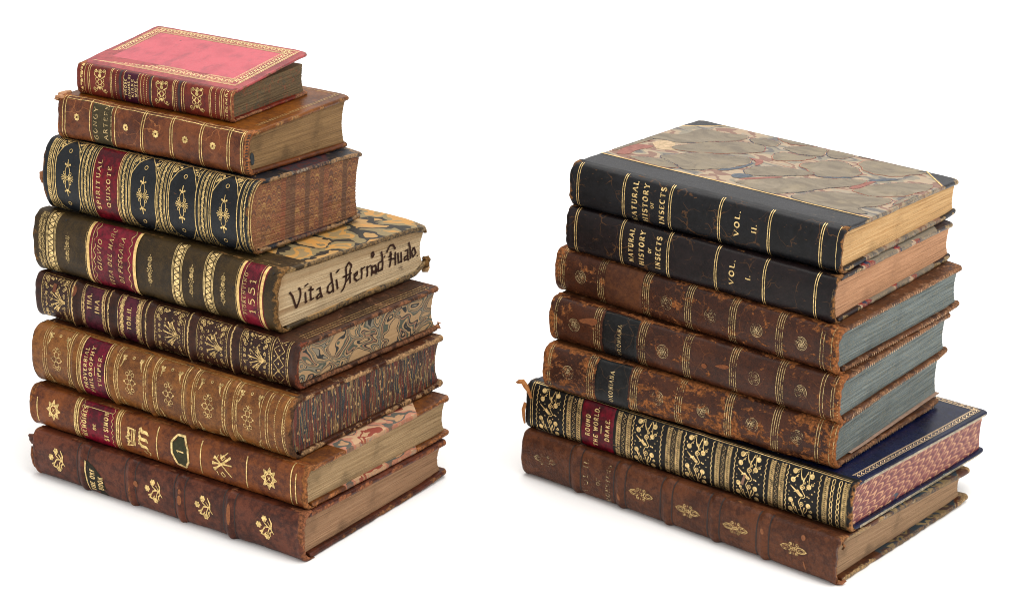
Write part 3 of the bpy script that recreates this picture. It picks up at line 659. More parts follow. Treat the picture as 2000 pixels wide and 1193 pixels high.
def leafroll(k, p0, p1, w=3.0, step=2.0, seed=0):
    """band of small leaves between two points"""
    p0 = np.array(p0, float); p1 = np.array(p1, float); L = np.linalg.norm(p1-p0); t = (p1-p0)/L; n = np.array((-t[1], t[0])); m = int(L/step); rng = random.Random(seed)
    for i in range(m):
        c = p0+t*(i+.5)*L/m; k.line([c-t*step*.42-n*w*.32, c+t*.1, c+t*step*.40+n*w*.34], [.25, .62, .3])
        k.line([c-n*w*.30+t*.2, c+t*step*.3-n*w*.10], [.3, .6]); k.disc(*(c-t*step*.30+n*w*.22), .34, n=6); k.disc(*(c+t*step*.36-n*w*.32), .26, n=6)
    for e in (w*.55, -w*.55, w*.72): k.line([p0+n*e, p1+n*e], .26, 3)
def smooth_poly(pts, it=2):
    P = np.array(pts, float)
    for _ in range(it):
        Q = np.roll(P, -1, 0); P = np.stack([P*.75+Q*.25, P*.25+Q*.75], 1).reshape(-1, 2)
    return P
FR = {'L8': (-0.091172, -0.340494, -0.597014, 0.174101, 0.112822, 0.0240617, -0.000845529, 0.000523122, 0.0038341, 0), 'L7': (-0.0898396, -0.335405, -0.599141, 0.177433, 0.112485, 0.0209734, -0.000976127, -0.032224, -0.000576507, 0.0240617), 'L6': (-0.0953675, -0.324274, -0.613, 0.168208, 0.114463, 0.0301675, -0.00112264, -0.0259983, 0.00254018, 0.0450351), 'L5': (-0.0946484, -0.312544, -0.612848, 0.170197, 0.108556, 0.0227687, -0.0022985, -0.0480822, -0.000568539, 0.0752026), 'L4': (-0.102833, -0.29724, -0.59858, 0.156882, 0.114005, 0.0313119, -0.00178012, -0.041455, 0.00491684, 0.0979713), 'L3': (-0.116613, -0.275551, -0.575677, 0.130714, 0.0833087, 0.0359333, -0.00180254, -0.0837854, -2.86077e-06, 0.129283), 'L2': (-0.119778, -0.265544, -0.561095, 0.119073, 0.07933, 0.0210995, -0.000597125, -0.082225, -0.005443, 0.165217), 'L1': (-0.128796, -0.247932, -0.551445, 0.09655, 0.0605212, 0.0153885, -0.00305502, -0.0170041, -0.00629192, 0.186316), 'R7': (0.156782, -0.362348, -0.699597, 0.188829, 0.116126, 0.0235464, 0.00256981, 0.00116073, 0.00567643, 2.26186e-06), 'R6': (0.161976, -0.355797, -0.665279, 0.189713, 0.128029, 0.0244091, 0.00632027, -0.0455899, 0.00177466, 0.0235487), 'R5': (0.155452, -0.3393, -0.607647, 0.163206, 0.109503, 0.0227462, 0.0108514, -0.0569265, -0.00781226, 0.0479578), 'R4': (0.156928, -0.338627, -0.651272, 0.165593, 0.102858, 0.0227475, 0.0116456, 0.0145533, 0.000623598, 0.070704), 'R3': (0.155441, -0.334712, -0.689688, 0.165048, 0.108537, 0.022148, 0.0119616, 0.00848028, -2.03441e-05, 0.0934515), 'R2': (0.153217, -0.328062, -0.666995, 0.153457, 0.10785, 0.0227689, 0.0127879, 0.00901419, 0.00329022, 0.1156), 'R1': (0.15564, -0.32297, -0.64135, 0.151944, 0.112516, 0.0219801, 0.0144632, -0.0204851, 0.0038378, 0.138368)}
GL_L = 'old books piled in the left stack'; GL_R = 'old books piled in the right stack'
G_bright = gold('gilt bright', .34, (.95, .68, .28)); G_mid = gold('gilt rubbed', .42, (.82, .57, .24), 3); G_faint = gold('gilt faded', .50, (.60, .42, .19), 5, metal=.5, rough=.5)
G_bold = gold('gilt crisp', .26, (.97, .71, .32), 8); G_solid = gold('gilt solid', .27, (.88, .60, .24), 9, metal=.6, rough=.42, var=.6)

DKB = paint('blind tooled dark', srgb('#1d100c'), srgb('#2c1a14'), .5)
def flank(b, w=.75):
    k = Ink()
    for uc, hw, h in b.bands:
        for d in (-1, 1): k.line([(uc+d*(hw+.5), -b.vt+1), (uc+d*(hw+.5), b.vt-1)], w)
    k.build('blind_line', b.surf, .13, DKB, b.sp)
# ================================================================= LEFT STACK
# ---- bottom: dark maroon calf, flower sprigs, torn green label
b = Book('leather_book', 'maroon calf book with gilt flower sprigs, bottom of the left stack', GL_L, FR['L8'], 5.5, 2.6, ts=2.2, tb=2.8, sq=3.0, seed=1)
b.bands = [(34.8, 3.0, .9), (66.4, 2.9, 1.0), (98.3, 2.8, 1.1), (129.4, 3.0, 1.2)]
m = leather('maroon calf', srgb('#744436'), srgb('#472823'), srgb('#9c5c38'), wear=.30, patch=.05, seed=1, rough=.36, crack=.2)
b.spine(m, 1.0, .5, bandwear=.35, head=1.0); b.raised_bands(m, .45); flank(b, .65); b.board(True, m, 1.2); b.board(False, leather('maroon board', srgb('#5d3226'), srgb('#3c2019'), srgb('#8d5a34'), wear=.36, seed=2), 1.0, bends=((b.L, b.W, 1.4, 14),))
b.block(leaves('page edge light brown', srgb('#a67c5a'), srgb('#bf9672'), soil=.5), 3.0)
k = Ink()
for u in (18.2, 82.2, 114.0, 152.0): sprig(k, u-.5, .9, .9)
k.build('gilt_tooling', b.surf, .16, G_bright, b.sp)
lm = paint('black green label', srgb('#201f18'), srgb('#2e2b20'), .6, spec=.15)
k = Ink(); k.poly([(36.4, 5.9), (39, 5.3), (43, 3.4), (46.5, .4), (49, -3), (50.2, -7), (50.2, -11.4), (37.8, -12.2), (36.6, -6), (36.3, 0)], rings=8)
lab = k.build('title_label', b.surf, .14, lm, b.root); lab['label'] = 'torn dark green label reading THE OXF BOOK'
k = Ink(); text(k, 'THE OXF', 41.6, -3.8, 3.2, 12.0, .18, .12, False); text(k, 'BOOK', 46.9, -4.4, 3.1, 7.6, .18, .12, False); k.line([(37.2, 5.6), (37.0, 0), (38.4, -11)], .5)
k.build('lettering', b.surf, .26, G_bold, lab)
b.tear([(-.2, -2.5, 20.6), (-1.6, -2.2, 19.4), (-2.4, -2, 17.5), (-1.6, -2.2, 15.6)], 3.6, 2.2, paint('torn dark leather', srgb('#3a1d14'), srgb('#6b3a22')), seed=3)
b.tear([(.2, -4.6, 15), (-.8, -4.2, 10), (-.5, -3.6, 5), (.4, -2.0, 2.0)], 2.4, 1.4, m, seed=5)
k = Ink(); k.disc(70.2, 1.6, 1.4, 1.7, rot=.3); k.disc(99.0, 1.0, 1.1, 2.6); k.disc(99.2, 5.4, .7, 1.3); k.disc(130, 2, 1.0, 5.5); k.build('worn_patch', b.surf, .18, paint('rubbed tan', srgb('#7a4224'), srgb('#925a30'), .7, sc=1.2), b.sp)

# ---- second: brown calf MEMOIRES, octagon label
b = Book('leather_book', 'brown calf book with red MEMOIRES label and green octagon numbered 1', GL_L, FR['L7'], 5.5, 2.3, ts=2.0, tb=2.4, sq=2.6, seed=2)
m = leather('brown calf', srgb('#8e5639'), srgb('#66382a'), srgb('#a2622f'), wear=.30, patch=.09, seed=3, rough=.40, crack=.3)
mp = lambda N: N.mix(.35, swirl_paper(N, [srgb('#c9a27c'), srgb('#2c5a5c'), srgb('#c98c76'), srgb('#d8b792'), srgb('#8c3434'), srgb('#cfae87')], .06, 18), srgb('#8a5a3a'))
hm = half_leather('brown half calf board', srgb('#80502f'), srgb('#5b3426'), srgb('#b06a34'), mp, b.L, b.W, 26, 30, wear=.34, seed=4)
b.spine(m, 1.1, .45, tail=.4); b.board(True, hm, 1.1, .5); b.board(False, hm, 1.0, .45, bends=((b.L, b.W, .8, 14),))
b.block(leaves('page edge buff', srgb('#a8885f'), srgb('#cbab80'), soil=.5), 2.6, .2)
lm = leather('red morocco label', srgb('#902b3c'), srgb('#531522'), srgb('#7d3a30'), wear=.12, seed=5, rough=.4, fine=.3); lab = b.label(34.5, 57.5, lm); lab['label'] = 'red label reading MEMOIRES DE ST SIMON'
k = Ink(); text(k, 'MEMOIRES', 38.0, .8, 2.6, 16.5); text(k, 'DE', 44.8, -.4, 2.0, 3.6); text(k, 'ST SIMON', 52.2, 1.2, 2.6, 15.5); b.arc(k, 36.0, .22, amp=.5, per=3); b.arc(k, 56.3, .22, amp=.5, per=3); k.line([(36, 8.8), (56, 8.8)], .25)
k.build('lettering', b.surf, .34, G_bright, lab)
k = Ink(); b.arc(k, 5.6, .55, -7, 6); sun(k, 16.8, 1.5, 5.4)
for u, w in ((31.0, .55), (32.2, .4), (33.4, .7), (59.0, .7), (60.4, .5), (61.6, .35)): b.arc(k, u, w)
for u, w in ((31.8, .3), (60.0, .3)): b.arc(k, u, w, amp=.35, per=.9)
for i in range(5): k.disc(67.0, -2.4+i*1.6, .75, n=8)
k0 = k; k = Ink()
k.line([(71.2, -4.2), (66.6, -5.2), (69.0, -2.6), (65.8, -1.4), (69.0, 0), (66.6, 3.0), (71.2, 2.8), (71.2, -4.2)], .6); k.line([(70, -3.8), (70, 2.4)], .5); k.line([(72, -4.4), (72, 3)], .5)
for a in (-3.4, -.2, 3.0): k.line([(74.2, a+.6), (75.2, a+1.2), (76.2, a), (79.2, a), (80.6, a-1.0)], [.5, 1.3, 1.5, 1.5, .6])
k.line([(75.0, 3.6), (74.6, 2.2), (75.4, .4), (74.8, -1), (75.6, -3.4)], [.7, .9, .6, .9, .7]); k.line([(79.6, -4.6), (81.6, -6.0), (81.0, -7.4)], .5); k.line([(77.6, -5.4), (79.6, -6.8)], .4)
for v_, f_ in k.polys: k0.polys.append((v_*np.array((1, 1.15))+np.array((-.6, 1.3)), f_))
k = k0; b.arc(k, 85.4, .6, -7.9, 9.8); b.arc(k, 113.6, .6, -7.6, 9.4); b.arc(k, 141.8, .6, -7.6, 8.6); sun(k, 155.6, 1.0, 5.6); b.arc(k, 168.6, .6); b.arc(k, 171.6, .6, -8, 7.6)
for (x0, y0, x1, y1, w0, w1) in ((-5, 2.6, 5.6, -5.6, 1.9, .5), (-6, -.6, 5.8, .2, 1.7, .7), (-5, -3.8, 5.0, 4.2, 1.9, 1.2), (-1, 4.6, 3, 6.2, .4, .4)): k.line([(127.0+x0, y0+1.2), (127.0+x0*.55, y0*.55+1.2), (127.0+x1, y1+1.2)], [w0, .8, w1])
for d in (1, -1): k.line([(127.2, 3.0*d), (128.8, 4.6*d), (127.6, 5.6*d), (126.0, 4.0*d), (127.2, 3.0*d)], .42); k.line([(124.6, 5.2*d), (123.6, 3.2*d)], .4)
k.build('gilt_tooling', b.surf, .16, G_bright, b.sp)
k = Ink(); oc = [(94.9, 4.6), (97.8, 8.6), (102.4, 8.8), (105.4, 3.2), (106.0, -3.2), (103.8, -6.8), (98.6, -6.2), (95.2, -1.0)]; k.poly(oc, 5)
lab = k.build('title_label', b.surf, .14, paint('green label', srgb('#2c2c1a'), srgb('#3c3a24'), .6, spec=.15), b.root); lab['label'] = 'octagonal green label with the number 1'
k = Ink(); k.line(oc+[oc[0]], 1.15); k.line([(98.2, .8), (102.8, .7)], .7); k.line([(99.0, 0), (98.4, .9)], .4); k.build('lettering', b.surf, .28, G_bold, lab)

# ---- third: tan calf PROVERBIAL PHILOSOPHY
b = Book('leather_book', 'thick tan calf book titled PROVERBIAL PHILOSOPHY TUPPER with red streaked page edges', GL_L, FR['L6'], 8.5, 2.25, ts=2.0, tb=2.6, sq=2.6, seed=3)
b.bands = [(29.6, 2.2, 1.3), (55.0, 2.2, 1.3), (79.9, 2.2, 1.3), (105.2, 2.2, 1.3), (130.8, 2.2, 1.3)]
m = leather('tan calf', srgb('#996843'), srgb('#75492f'), srgb('#5a3a22'), wear=.25, patch=.06, seed=7, rough=.42, crack=.25, fine=.7)
b.spine(m, .9, .35, bandwear=0); b.raised_bands(m, 0); m2 = leather('dark calf board', srgb('#54301f'), srgb('#371d16'), srgb('#b98d63'), wear=.40, patch=.2, seed=8)
b.board(True, m2, .9, .45); b.board(False, m2, .9, .45, bends=((b.L, b.W, 1.0, 12),))
def streaks(N):
    s, t, _ = N.sep(N.uv); v = N.com(N.ma('ADD', s, N.ma('MULTIPLY', N.noise(N.com(N.ma('MULTIPLY', s, .12), N.ma('MULTIPLY', t, .12)), 1, 3), 3.4)), N.ma('MULTIPLY', t, .045), 0)
    f = N.noise(v, .19, 3, .55); red, blu, yel, drk = srgb('#5e2a1e'), srgb('#232b2e'), srgb('#836a42'), srgb('#32221a')
    c = N.ramp(f, [(0, blu), (.34, drk), (.40, red), (.44, yel), (.455, blu), (.49, red), (.515, drk), (.54, yel), (.56, blu), (.59, red), (.63, yel), (.65, drk)], True)
    bd = N.vor(N.com(N.ma('MULTIPLY', s, 1.0), N.ma('MULTIPLY', t, .55)), .38); c = N.mix(N.ss(bd, .24, .18), c, srgb('#a08058'))
    lay = N.noise(N.com(N.ma('MULTIPLY', s, .1), N.ma('MULTIPLY', t, 3.2)), 1, 3, .7); c = N.mix(N.ma('MULTIPLY', N.ss(lay, .5, .75), .35), c, srgb('#5b3a2c'))
    return N.fin(c, .5, N.bump(lay, .5, .0004), .4)
b.block(streaks(NT('streaked marbled edge')), 3.4, .1, .2)
lm = leather('crimson label', srgb('#85243a'), srgb('#4a1120'), srgb('#7a3030'), wear=.1, seed=9, rough=.38, fine=.3); lab = b.label(33.6, 51.6, lm); lab['label'] = 'crimson label reading PROVERBIAL PHILOSOPHY TUPPER'
k = Ink(); text(k, 'PROVERBIAL', 37.6, 1.5, 2.2, 22); text(k, 'PHILOSOPHY', 41.4, 1.5, 2.2, 25); k.line([(44.2, -.5), (44.2, 3.8)], .35); text(k, 'TUPPER.', 47.2, 2.2, 2.2, 17)
for u in (34.3, 51.0): b.arc(k, u, .5)
k.build('lettering', b.surf, .34, G_bright, lab)
k = Ink()
for uc, hw, h in b.bands:
    for du, w in ((-3.0, .4), (-2.0, .3), (2.0, .3), (3.0, .45)): b.arc(k, uc+du, w)
    b.arc(k, uc-4.1, .5, dash=.7); b.arc(k, uc+4.1, .5, dash=.7)
for u0, u1 in ((11, 25.4), (59.4, 75.6), (84.4, 101), (109.6, 126.4), (135.4, 150.4)):
    c = (u0+u1)/2; arabesque(k, c-.4, 1.3, 1.12, .27)
    for d in (1, -1):
        for e in (1, -1): k.line([(c+e*6.6, d*14.0), (c+e*5.6, d*12.2), (c+e*6.0, d*9.8), (c+e*6.9, d*8.0)], [1.3, 1.2, .7, .3]); k.disc(c+e*4.9, d*13.6, .55); k.spiral(c+e*5.0, d*12.4, .8, .35, 1, 0, e*d)
        k.ring(c, d*13.6, .65, .4, n=9)
    for u in (u0, u1): b.arc(k, u, .25)
b.arc(k, 9.6, .5, dash=.6); b.arc(k, 8.4, .3); b.arc(k, 153.6, .4); b.arc(k, 155.0, .45, dash=.6); b.arc(k, 159.2, .45, dash=.9); b.arc(k, 164.0, .5); b.arc(k, 165.2, .3, amp=.4, per=1.6); b.arc(k, 166.4, .3, dash=.5)
for v in (b.vt-.9, -b.vt+.9): k.line([(8, v), (168, v)], .28)
k.build('gilt_tooling', b.surf, .16, G_mid, b.sp)

# ---- fourth: dark brown goatskin, swirl marbled edge
b = Book('leather_book', 'dark plum ribbed book with lacy gilt panels and grey swirl marbled page edges', GL_L, FR['L5'], 5.6, 2.5, ts=2.2, tb=2.4, sq=2.4, seed=4)
b.bands = [(26.9, 2.7, 1.5), (51.8, 2.7, 1.5), (76.8, 2.7, 1.5), (104.2, 2.7, 1.5), (131.6, 2.7, 1.5)]
m = leather('dark plum goatskin', srgb('#4a2e25'), srgb('#36221f'), srgb('#7c3a1f'), wear=.22, patch=.10, seed=11, rough=.36, fine=.4)
b.spine(m, .9, .3, bandwear=.12); b.raised_bands(m, .25); m2 = leather('rubbed brown board', srgb('#4e3226'), srgb('#35231c'), srgb('#8c5a3c'), wear=.40, patch=.2, seed=12)
b.board(True, m2, 1.1, .5); b.board(False, m2, 1.1, .5)
def swirls(N):
    s, t, _ = N.sep(N.uv); v = N.com(N.ma('MULTIPLY', s, .8), N.ma('MULTIPLY', t, 1.0), 0); d = distort(N, v, 26, .05, 1); d = distort(N, d, 10, .11, 0)
    f = N.noise(d, .095, 0, .5); pe, te, dk, gr = srgb('#a1835f'), srgb('#4a4e42'), srgb('#25292a'), srgb('#7c7260')
    c = N.ramp(f, [(0, gr), (.26, dk), (.285, pe), (.34, te), (.375, pe), (.41, dk), (.432, gr), (.46, te), (.49, pe), (.53, dk), (.555, srgb('#8f6a50')), (.58, te), (.61, pe), (.64, dk), (.67, pe)], True)
    lay = N.noise(N.com(N.ma('MULTIPLY', s, .06), N.ma('MULTIPLY', t, 3.0)), 1, 3, .7); c = N.mix(N.ma('MULTIPLY', N.ss(lay, .45, .75), .3), c, srgb('#6e5b48'))
    return N.fin(c, .45, N.bump(lay, .4, .0003), .4)
b.block(swirls(NT('swirl marbled edge')), 2.6, .08, .15)
lm = leather('plum label', srgb('#622a3a'), srgb('#381722'), srgb('#6b3a34'), wear=.14, seed=13, rough=.4, fine=.3)
lab = b.label(31.8, 48.6, lm); lab['label'] = 'plum label with worn lettering'; k = Ink()
text(k, 'THA.', 37.6, 4.6, 2.8, 9.0); text(k, 'INA', 43.0, 2.8, 2.8, 7.4); b.arc(k, 32.6, .4); b.arc(k, 48.0, .4); scroll_col(k, 33.8, -b.vt+2, b.vt-2, 1.5); scroll_col(k, 46.8, -b.vt+2, b.vt-2, 1.5); k.line([(32.6, b.vt-2), (48, b.vt-2)], .3); k.line([(32.6, -b.vt+2), (48, -b.vt+2)], .3); k.build('lettering', b.surf, .34, G_mid, lab)
lab = b.label(56.4, 73.2, lm); lab['label'] = 'plum label reading TOM II'; k = Ink()
text(k, 'TOM.II.', 64.6, 1.6, 2.6, 12); b.arc(k, 57.2, .4); b.arc(k, 72.6, .4)
for u, s_ in ((59.4, 1), (70.4, 1)): scroll_col(k, u, -b.vt+2, b.vt-2, 2.8); scroll_col(k, u+.8, -b.vt+2.4, b.vt-2, 2.2)
k.line([(57.2, b.vt-2), (72.6, b.vt-2)], .3); k.line([(57.2, -b.vt+2), (72.6, -b.vt+2)], .3); k.build('lettering', b.surf, .34, G_mid, lab)
k = Ink()
for i, (u0, u1) in enumerate(((5.0, 23.4), (81.2, 100.6), (108.4, 127.8), (136, 154.2))): bouquet_panel(k, u0, u1, -b.vt+1.6, b.vt-1.6, i)
lattice_col(k, 156.4, 163.0, -b.vt+1.6, b.vt-1.6); b.arc(k, 155.4, .5); b.arc(k, 164.4, .4, dash=.7); b.arc(k, 165.4, .4)
for uc, hw, h in b.bands:
    scroll_col(k, uc, -b.vt+2, b.vt-2, .9)
k.build('gilt_tooling', b.surf, .16, G_mid, b.sp)
k = Ink(); n = 3
for i in range(3): k.line([(b.L-3.6-i*2.0, 6), (b.L-3.6-i*2.0, b.W-6)], .32, 3)
k.build('gilt_border', b.top_surf, .14, G_mid, b.btop)
k = Ink(); k.line([(13.4, 4.0), (13.8, 8.4)], 2.2); k.disc(27.4, 7.6, 1.4, 2.6); k.build('worn_patch', b.surf, .2, paint('orange rub', srgb('#5e2c18'), srgb('#74401f'), .7), b.sp)
b.tear([(b.L-2.5, b.W-2, 1.4), (b.L-1, b.W-.6, 2.2), (b.L-.8, b.W-.4, 4.0)], 3.0, 2.6, paint('torn orange leather', srgb('#7e4a2c'), srgb('#b07a50'), sc=1.2), seed=4)

# ---- fifth: olive vellum-like half binding with inked tail
b = Book('leather_book', 'olive brown book dated 1551 with ink handwriting across its page edges', GL_L, FR['L4'], 8.5, 2.25, ts=2.2, tb=2.8, sq=1.6, seed=5, wob=.3)
m = leather('olive brown sheep', srgb('#4a3a24'), srgb('#362b1d'), srgb('#8a6234'), wear=.27, patch=.14, seed=15, rough=.5, fine=.9)
mp = lambda N: swirl_paper(N, [srgb('#8c7650'), srgb('#b08244'), srgb('#80704e'), srgb('#2c261e'), srgb('#a8834f'), srgb('#bc8846'), srgb('#7a6a4a')], .034, 30)
hm = half_leather('orange marbled board', srgb('#4a3a24'), srgb('#362b1d'), srgb('#9a7a4e'), mp, b.L, b.W, 17, 10, wear=.40, seed=16, edge=.95)
b.spine(m, 1.0, .7, tail=.3); b.board(True, hm, 1.15, .6, bends=((b.L, b.W, -1.6, 10),)); b.board(False, hm, 1.2, .7, bends=((b.L, b.W, 4.2, 7), (b.L, b.W*.5, .4, 20)))
N = NT('page edge cream'); c, lay, s_, t_ = leaves_col(N, srgb('#d2b085'), srgb('#f2dab0'), soil=.2)
st = N.ma('MULTIPLY', N.ss(t_, 11.0, 9.6), N.ma('MULTIPLY', N.ss(t_, 7.0, 8.6), N.ss(s_, 62, 5))); c = N.mix(N.ma('MULTIPLY', st, .6), c, srgb('#7d5a38'))
bt = N.ma('MULTIPLY', N.ss(t_, 26.5, 23.5), 1.0); c = N.mix(N.ma('MULTIPLY', N.ma('SUBTRACT', 1.0, bt), .5), c, srgb('#7a5c38')); c = N.mix(N.ma('MULTIPLY', N.ss(s_, 4, -4), .35), c, srgb('#8c6a44'))
sm = N.ma('MULTIPLY', N.ss(N.noise(N.com(s_, N.ma('MULTIPLY', t_, 1.6)), .22, 4), .5, .62), N.ma('MULTIPLY', N.ma('MULTIPLY', N.ss(s_, 66, 72), N.ss(s_, 78, 74)), N.ma('MULTIPLY', N.ss(t_, 7, 10), N.ss(t_, 17, 14))))
s2 = N.ma('MULTIPLY', N.ss(N.noise(N.com(s_, N.ma('MULTIPLY', t_, 2.0), 5), .16, 4), .48, .62), N.ma('MULTIPLY', N.ma('MULTIPLY', N.ss(s_, 80, 86), N.ss(s_, 98, 93)), N.ma('MULTIPLY', N.ss(t_, 4.2, 6), N.ss(t_, 10, 7.6))))
c = N.mix(N.ma('MAXIMUM', N.ma('MULTIPLY', sm, .8), N.ma('MULTIPLY', s2, .7)), c, srgb('#3a2418'))
b.block(leaves_fin(N, c, lay), 4.2, .22, .3)
STR = [[[3.6,18.6],[5.8,16.0],[7.0,13.2],[8.6,9.5]],[[8.8,9.4],[10.7,12.2],[11.9,15.2],[11.6,18.1],[10.1,18.9]],[[15.4,15.5],[15.7,12.5],[15.8,10.1],[16.7,10.6]],[[15.0,18.6],[17.5,19.2]],[[19.7,17.2],[19.4,14.0],[19.7,10.4],[21.9,10.8]],[[17.8,16.0],[21.7,15.2]],[[24.1,14.4],[26.6,14.9],[27.3,11.8],[28.4,9.4]],[[26.6,12.0],[24.1,11.0],[24.8,9.6],[27.3,10.2]],[[34.9,20.2],[35.8,16.6],[36.8,12.6],[37.2,9.6]],[[35.5,15.1],[33.0,14.1],[32.4,11.3],[34.3,10.0],[36.8,10.9]],[[39.4,15.7],[40.0,12.6],[40.6,10.4]],[[39.2,19.0],[41.6,20.1]],[[46.8,20.1],[47.3,15.7],[47.0,12.4],[44.9,9.2],[43.3,8.3]],[[47.0,19.6],[49.0,21.8],[51.3,19.7],[51.2,18.3]],[[50.4,18.3],[50.1,14.6],[50.4,10.7]],[[44.5,15.4],[51.4,15.7]],[[47.8,12.6],[50.1,14.6]],[[53.8,14.9],[53.8,12.1],[55.7,10.5],[57.6,10.9]],[[54.0,14.4],[56.1,15.3],[55.8,13.7],[54.0,13.1]],[[59.2,16.4],[59.7,13.3],[59.3,10.5]],[[59.6,15.5],[62.2,16.1]],[[63.8,16.1],[64.3,12.9],[63.9,10.5]],[[64.2,15.1],[66.8,15.7]],[[68.4,22.3],[67.4,21.3],[68.1,19.4],[69.4,20.3],[68.5,22.3]],[[75.4,20.7],[76.3,17.5],[76.7,13.6],[76.3,10.6]],[[75.9,15.5],[73.2,15.3],[73.0,10.9],[76.3,11.1]],[[77.9,17.6],[78.3,17.0]],[[79.9,19.0],[82.2,21.9],[84.9,21.8],[87.1,19.0]],[[83.0,18.8],[83.5,14.8],[82.4,10.7]],[[87.0,17.4],[87.3,10.4]],[[81.6,14.8],[87.2,14.1]],[[81.7,16.1],[84.2,17.4]],[[89.1,16.4],[89.9,10.9],[92.1,11.3]],[[91.8,16.1],[92.4,10.5]],[[95.3,15.9],[97.5,16.1],[97.6,11.0],[98.6,10.2]],[[97.4,13.0],[94.8,12.8],[95.0,10.9],[97.4,11.2]],[[98.2,19.7],[99.4,16.8],[99.9,10.5]],[[102.5,16.0],[100.7,13.9],[102.0,10.9],[104.4,12.5],[102.7,16.0]],[[105.7,10.9],[106.1,10.4]],[[67.5,15.5],[67.9,12.9],[67.6,10.0]],[[67.5,14.2],[70.2,14.8],[71.2,13.7],[71.2,10.3]]]
k = Ink()
for st_ in STR:
    P = np.array(st_, float); P[:, 1] = P[:, 1]*1.0
    for a_, c_ in ((-.28, .0), (.28, .12)): k.line([(p[0]+a_, p[1]+c_) for p in P], .78, .6)
k.line([(67.5, 12.0), (70, 11.4), (73, 12.2)], 1.6)
o = k.build('ink_inscription', b.tail_surf, .22, ink_mat('iron gall ink', srgb('#2e190f'), .30), b.blk); o['label'] = 'old brown handwriting across the page edges'
lm = leather('faded red label', srgb('#8b3240'), srgb('#521a26'), srgb('#7c4238'), wear=.15, seed=17, rough=.42, fine=.4)
lab = b.label(38.0, 69.0, lm, -b.vt+.6, b.vt-.8); lab['label'] = 'red label with faded lettering DI PESCARA'
k = Ink(); text(k, 'GIOVIO', 45.6, 1.7, 2.5, 16.5, .15, .1, slant=.2); text(k, 'VITA DEL MARC', 52.6, 1.6, 2.5, 30, .15, .1, slant=.2); text(k, 'DI PESCARA', 59.6, 1.5, 2.5, 24, .15, .1, slant=.2); b.arc(k, 42.4, .36, amp=.65, per=5); b.arc(k, 65.2, .36, amp=.65, per=5)
q_ = Ink(); q_.rect(36.9, 38.7, -b.vt+1, b.vt-1.6); q_.rect(67.5, 69.3, -b.vt+1, b.vt-1.6); q_.build('gilt_band', b.surf, .34, G_solid, lab); b.arc(k, 36.2, .3, dash=.6); b.arc(k, 40.5, .4); k.build('lettering', b.surf, .36, G_mid, lab)
lab = b.label(133.2, 149.6, lm, -b.vt+.6, b.vt-1.2); lab['label'] = 'red label reading FIORENTINO 1551'
k = Ink(); q_ = Ink(); q_.rect(133.3, 134.9, -b.vt+1, b.vt-1.6); q_.rect(147.4, 149.0, -b.vt+1, b.vt-1.6); q_.build('gilt_band', b.surf, .34, G_solid, lab); text(k, 'FIORENTINO', 138.0, 1.8, 1.7, 21, .16, .1); text(k, '1551', 142.6, 1.4, 3.6, 18.5, .15, .11); b.arc(k, 132.6, .3, dash=.6); b.arc(k, 136.6, .3); b.arc(k, 146.4, .3); k.build('lettering', b.surf, .36, G_mid, lab)
k = Ink()
for u in (12.4, 95.6, 115.2):
    v = -b.vt+1; p = 3.0; w_ = 1.5
    while v < b.vt-1.4-p: k.poly([(u-w_, v+.3), (u+w_-.4, v+p/2), (u-w_, v+p-.3)]); k.poly([(u+w_, v+p/2+.3), (u-w_+.4, v+p), (u+w_, v+p*1.5-.3)]); v += p
    for du in (-3.0, -2.3, 2.3, 3.0): b.arc(k, u+du, .32, -b.vt+1, b.vt-1)
k.build('gilt_zigzag', b.surf, .16, G_bold, b.sp); k = Ink()
for u in (24.4, 79.0, 105.6, 125.4): blobflower(k, u-.8, 1.0, 1.05)
scroll_col(k, 7.2, -b.vt+2, b.vt-3, 2.6); scroll_col(k, 5.0, -b.vt+2, b.vt-4, 2.4)
k.build('gilt_tooling', b.surf, .16, gold('olive book gilt', .45, (.66, .47, .20), 31, metal=.6, rough=.45), b.sp)
k = Ink(); [k.disc(*p, .55, n=7) for p in ((20.5, 14.6), (133, 15), (131.6, 3.8), (152.6, 14.8))]; k.build('worm_hole', b.surf, .42, paint('hole dark', (.008, .006, .005)), b.sp)
fr_m = paint('frayed cord', srgb('#8a6a44'), srgb('#b8956a')); b.tear([(b.L-3, b.W-3, 3.6), (b.L-1.6, b.W-1.2, 5.0), (b.L-1.6, b.W-.4, 7.0), (b.L-2.0, b.W-.2, 8.4)], 4.4, 3.6, m, seed=8)
b.tear([(b.L-3, b.W-2, 1.0), (b.L-1.6, b.W-.4, 1.4), (b.L-1.6, b.W+.4, 3.0)], 3.4, 3.0, fr_m, seed=9); b.tear([(b.L-3, b.W-3, b.T-b.dt-2.4), (b.L-2, b.W-1.6, b.T-b.dt-3.6), (b.L-2, b.W-1.6, b.T-b.dt-5)], 3.2, 2.4, m, seed=11)

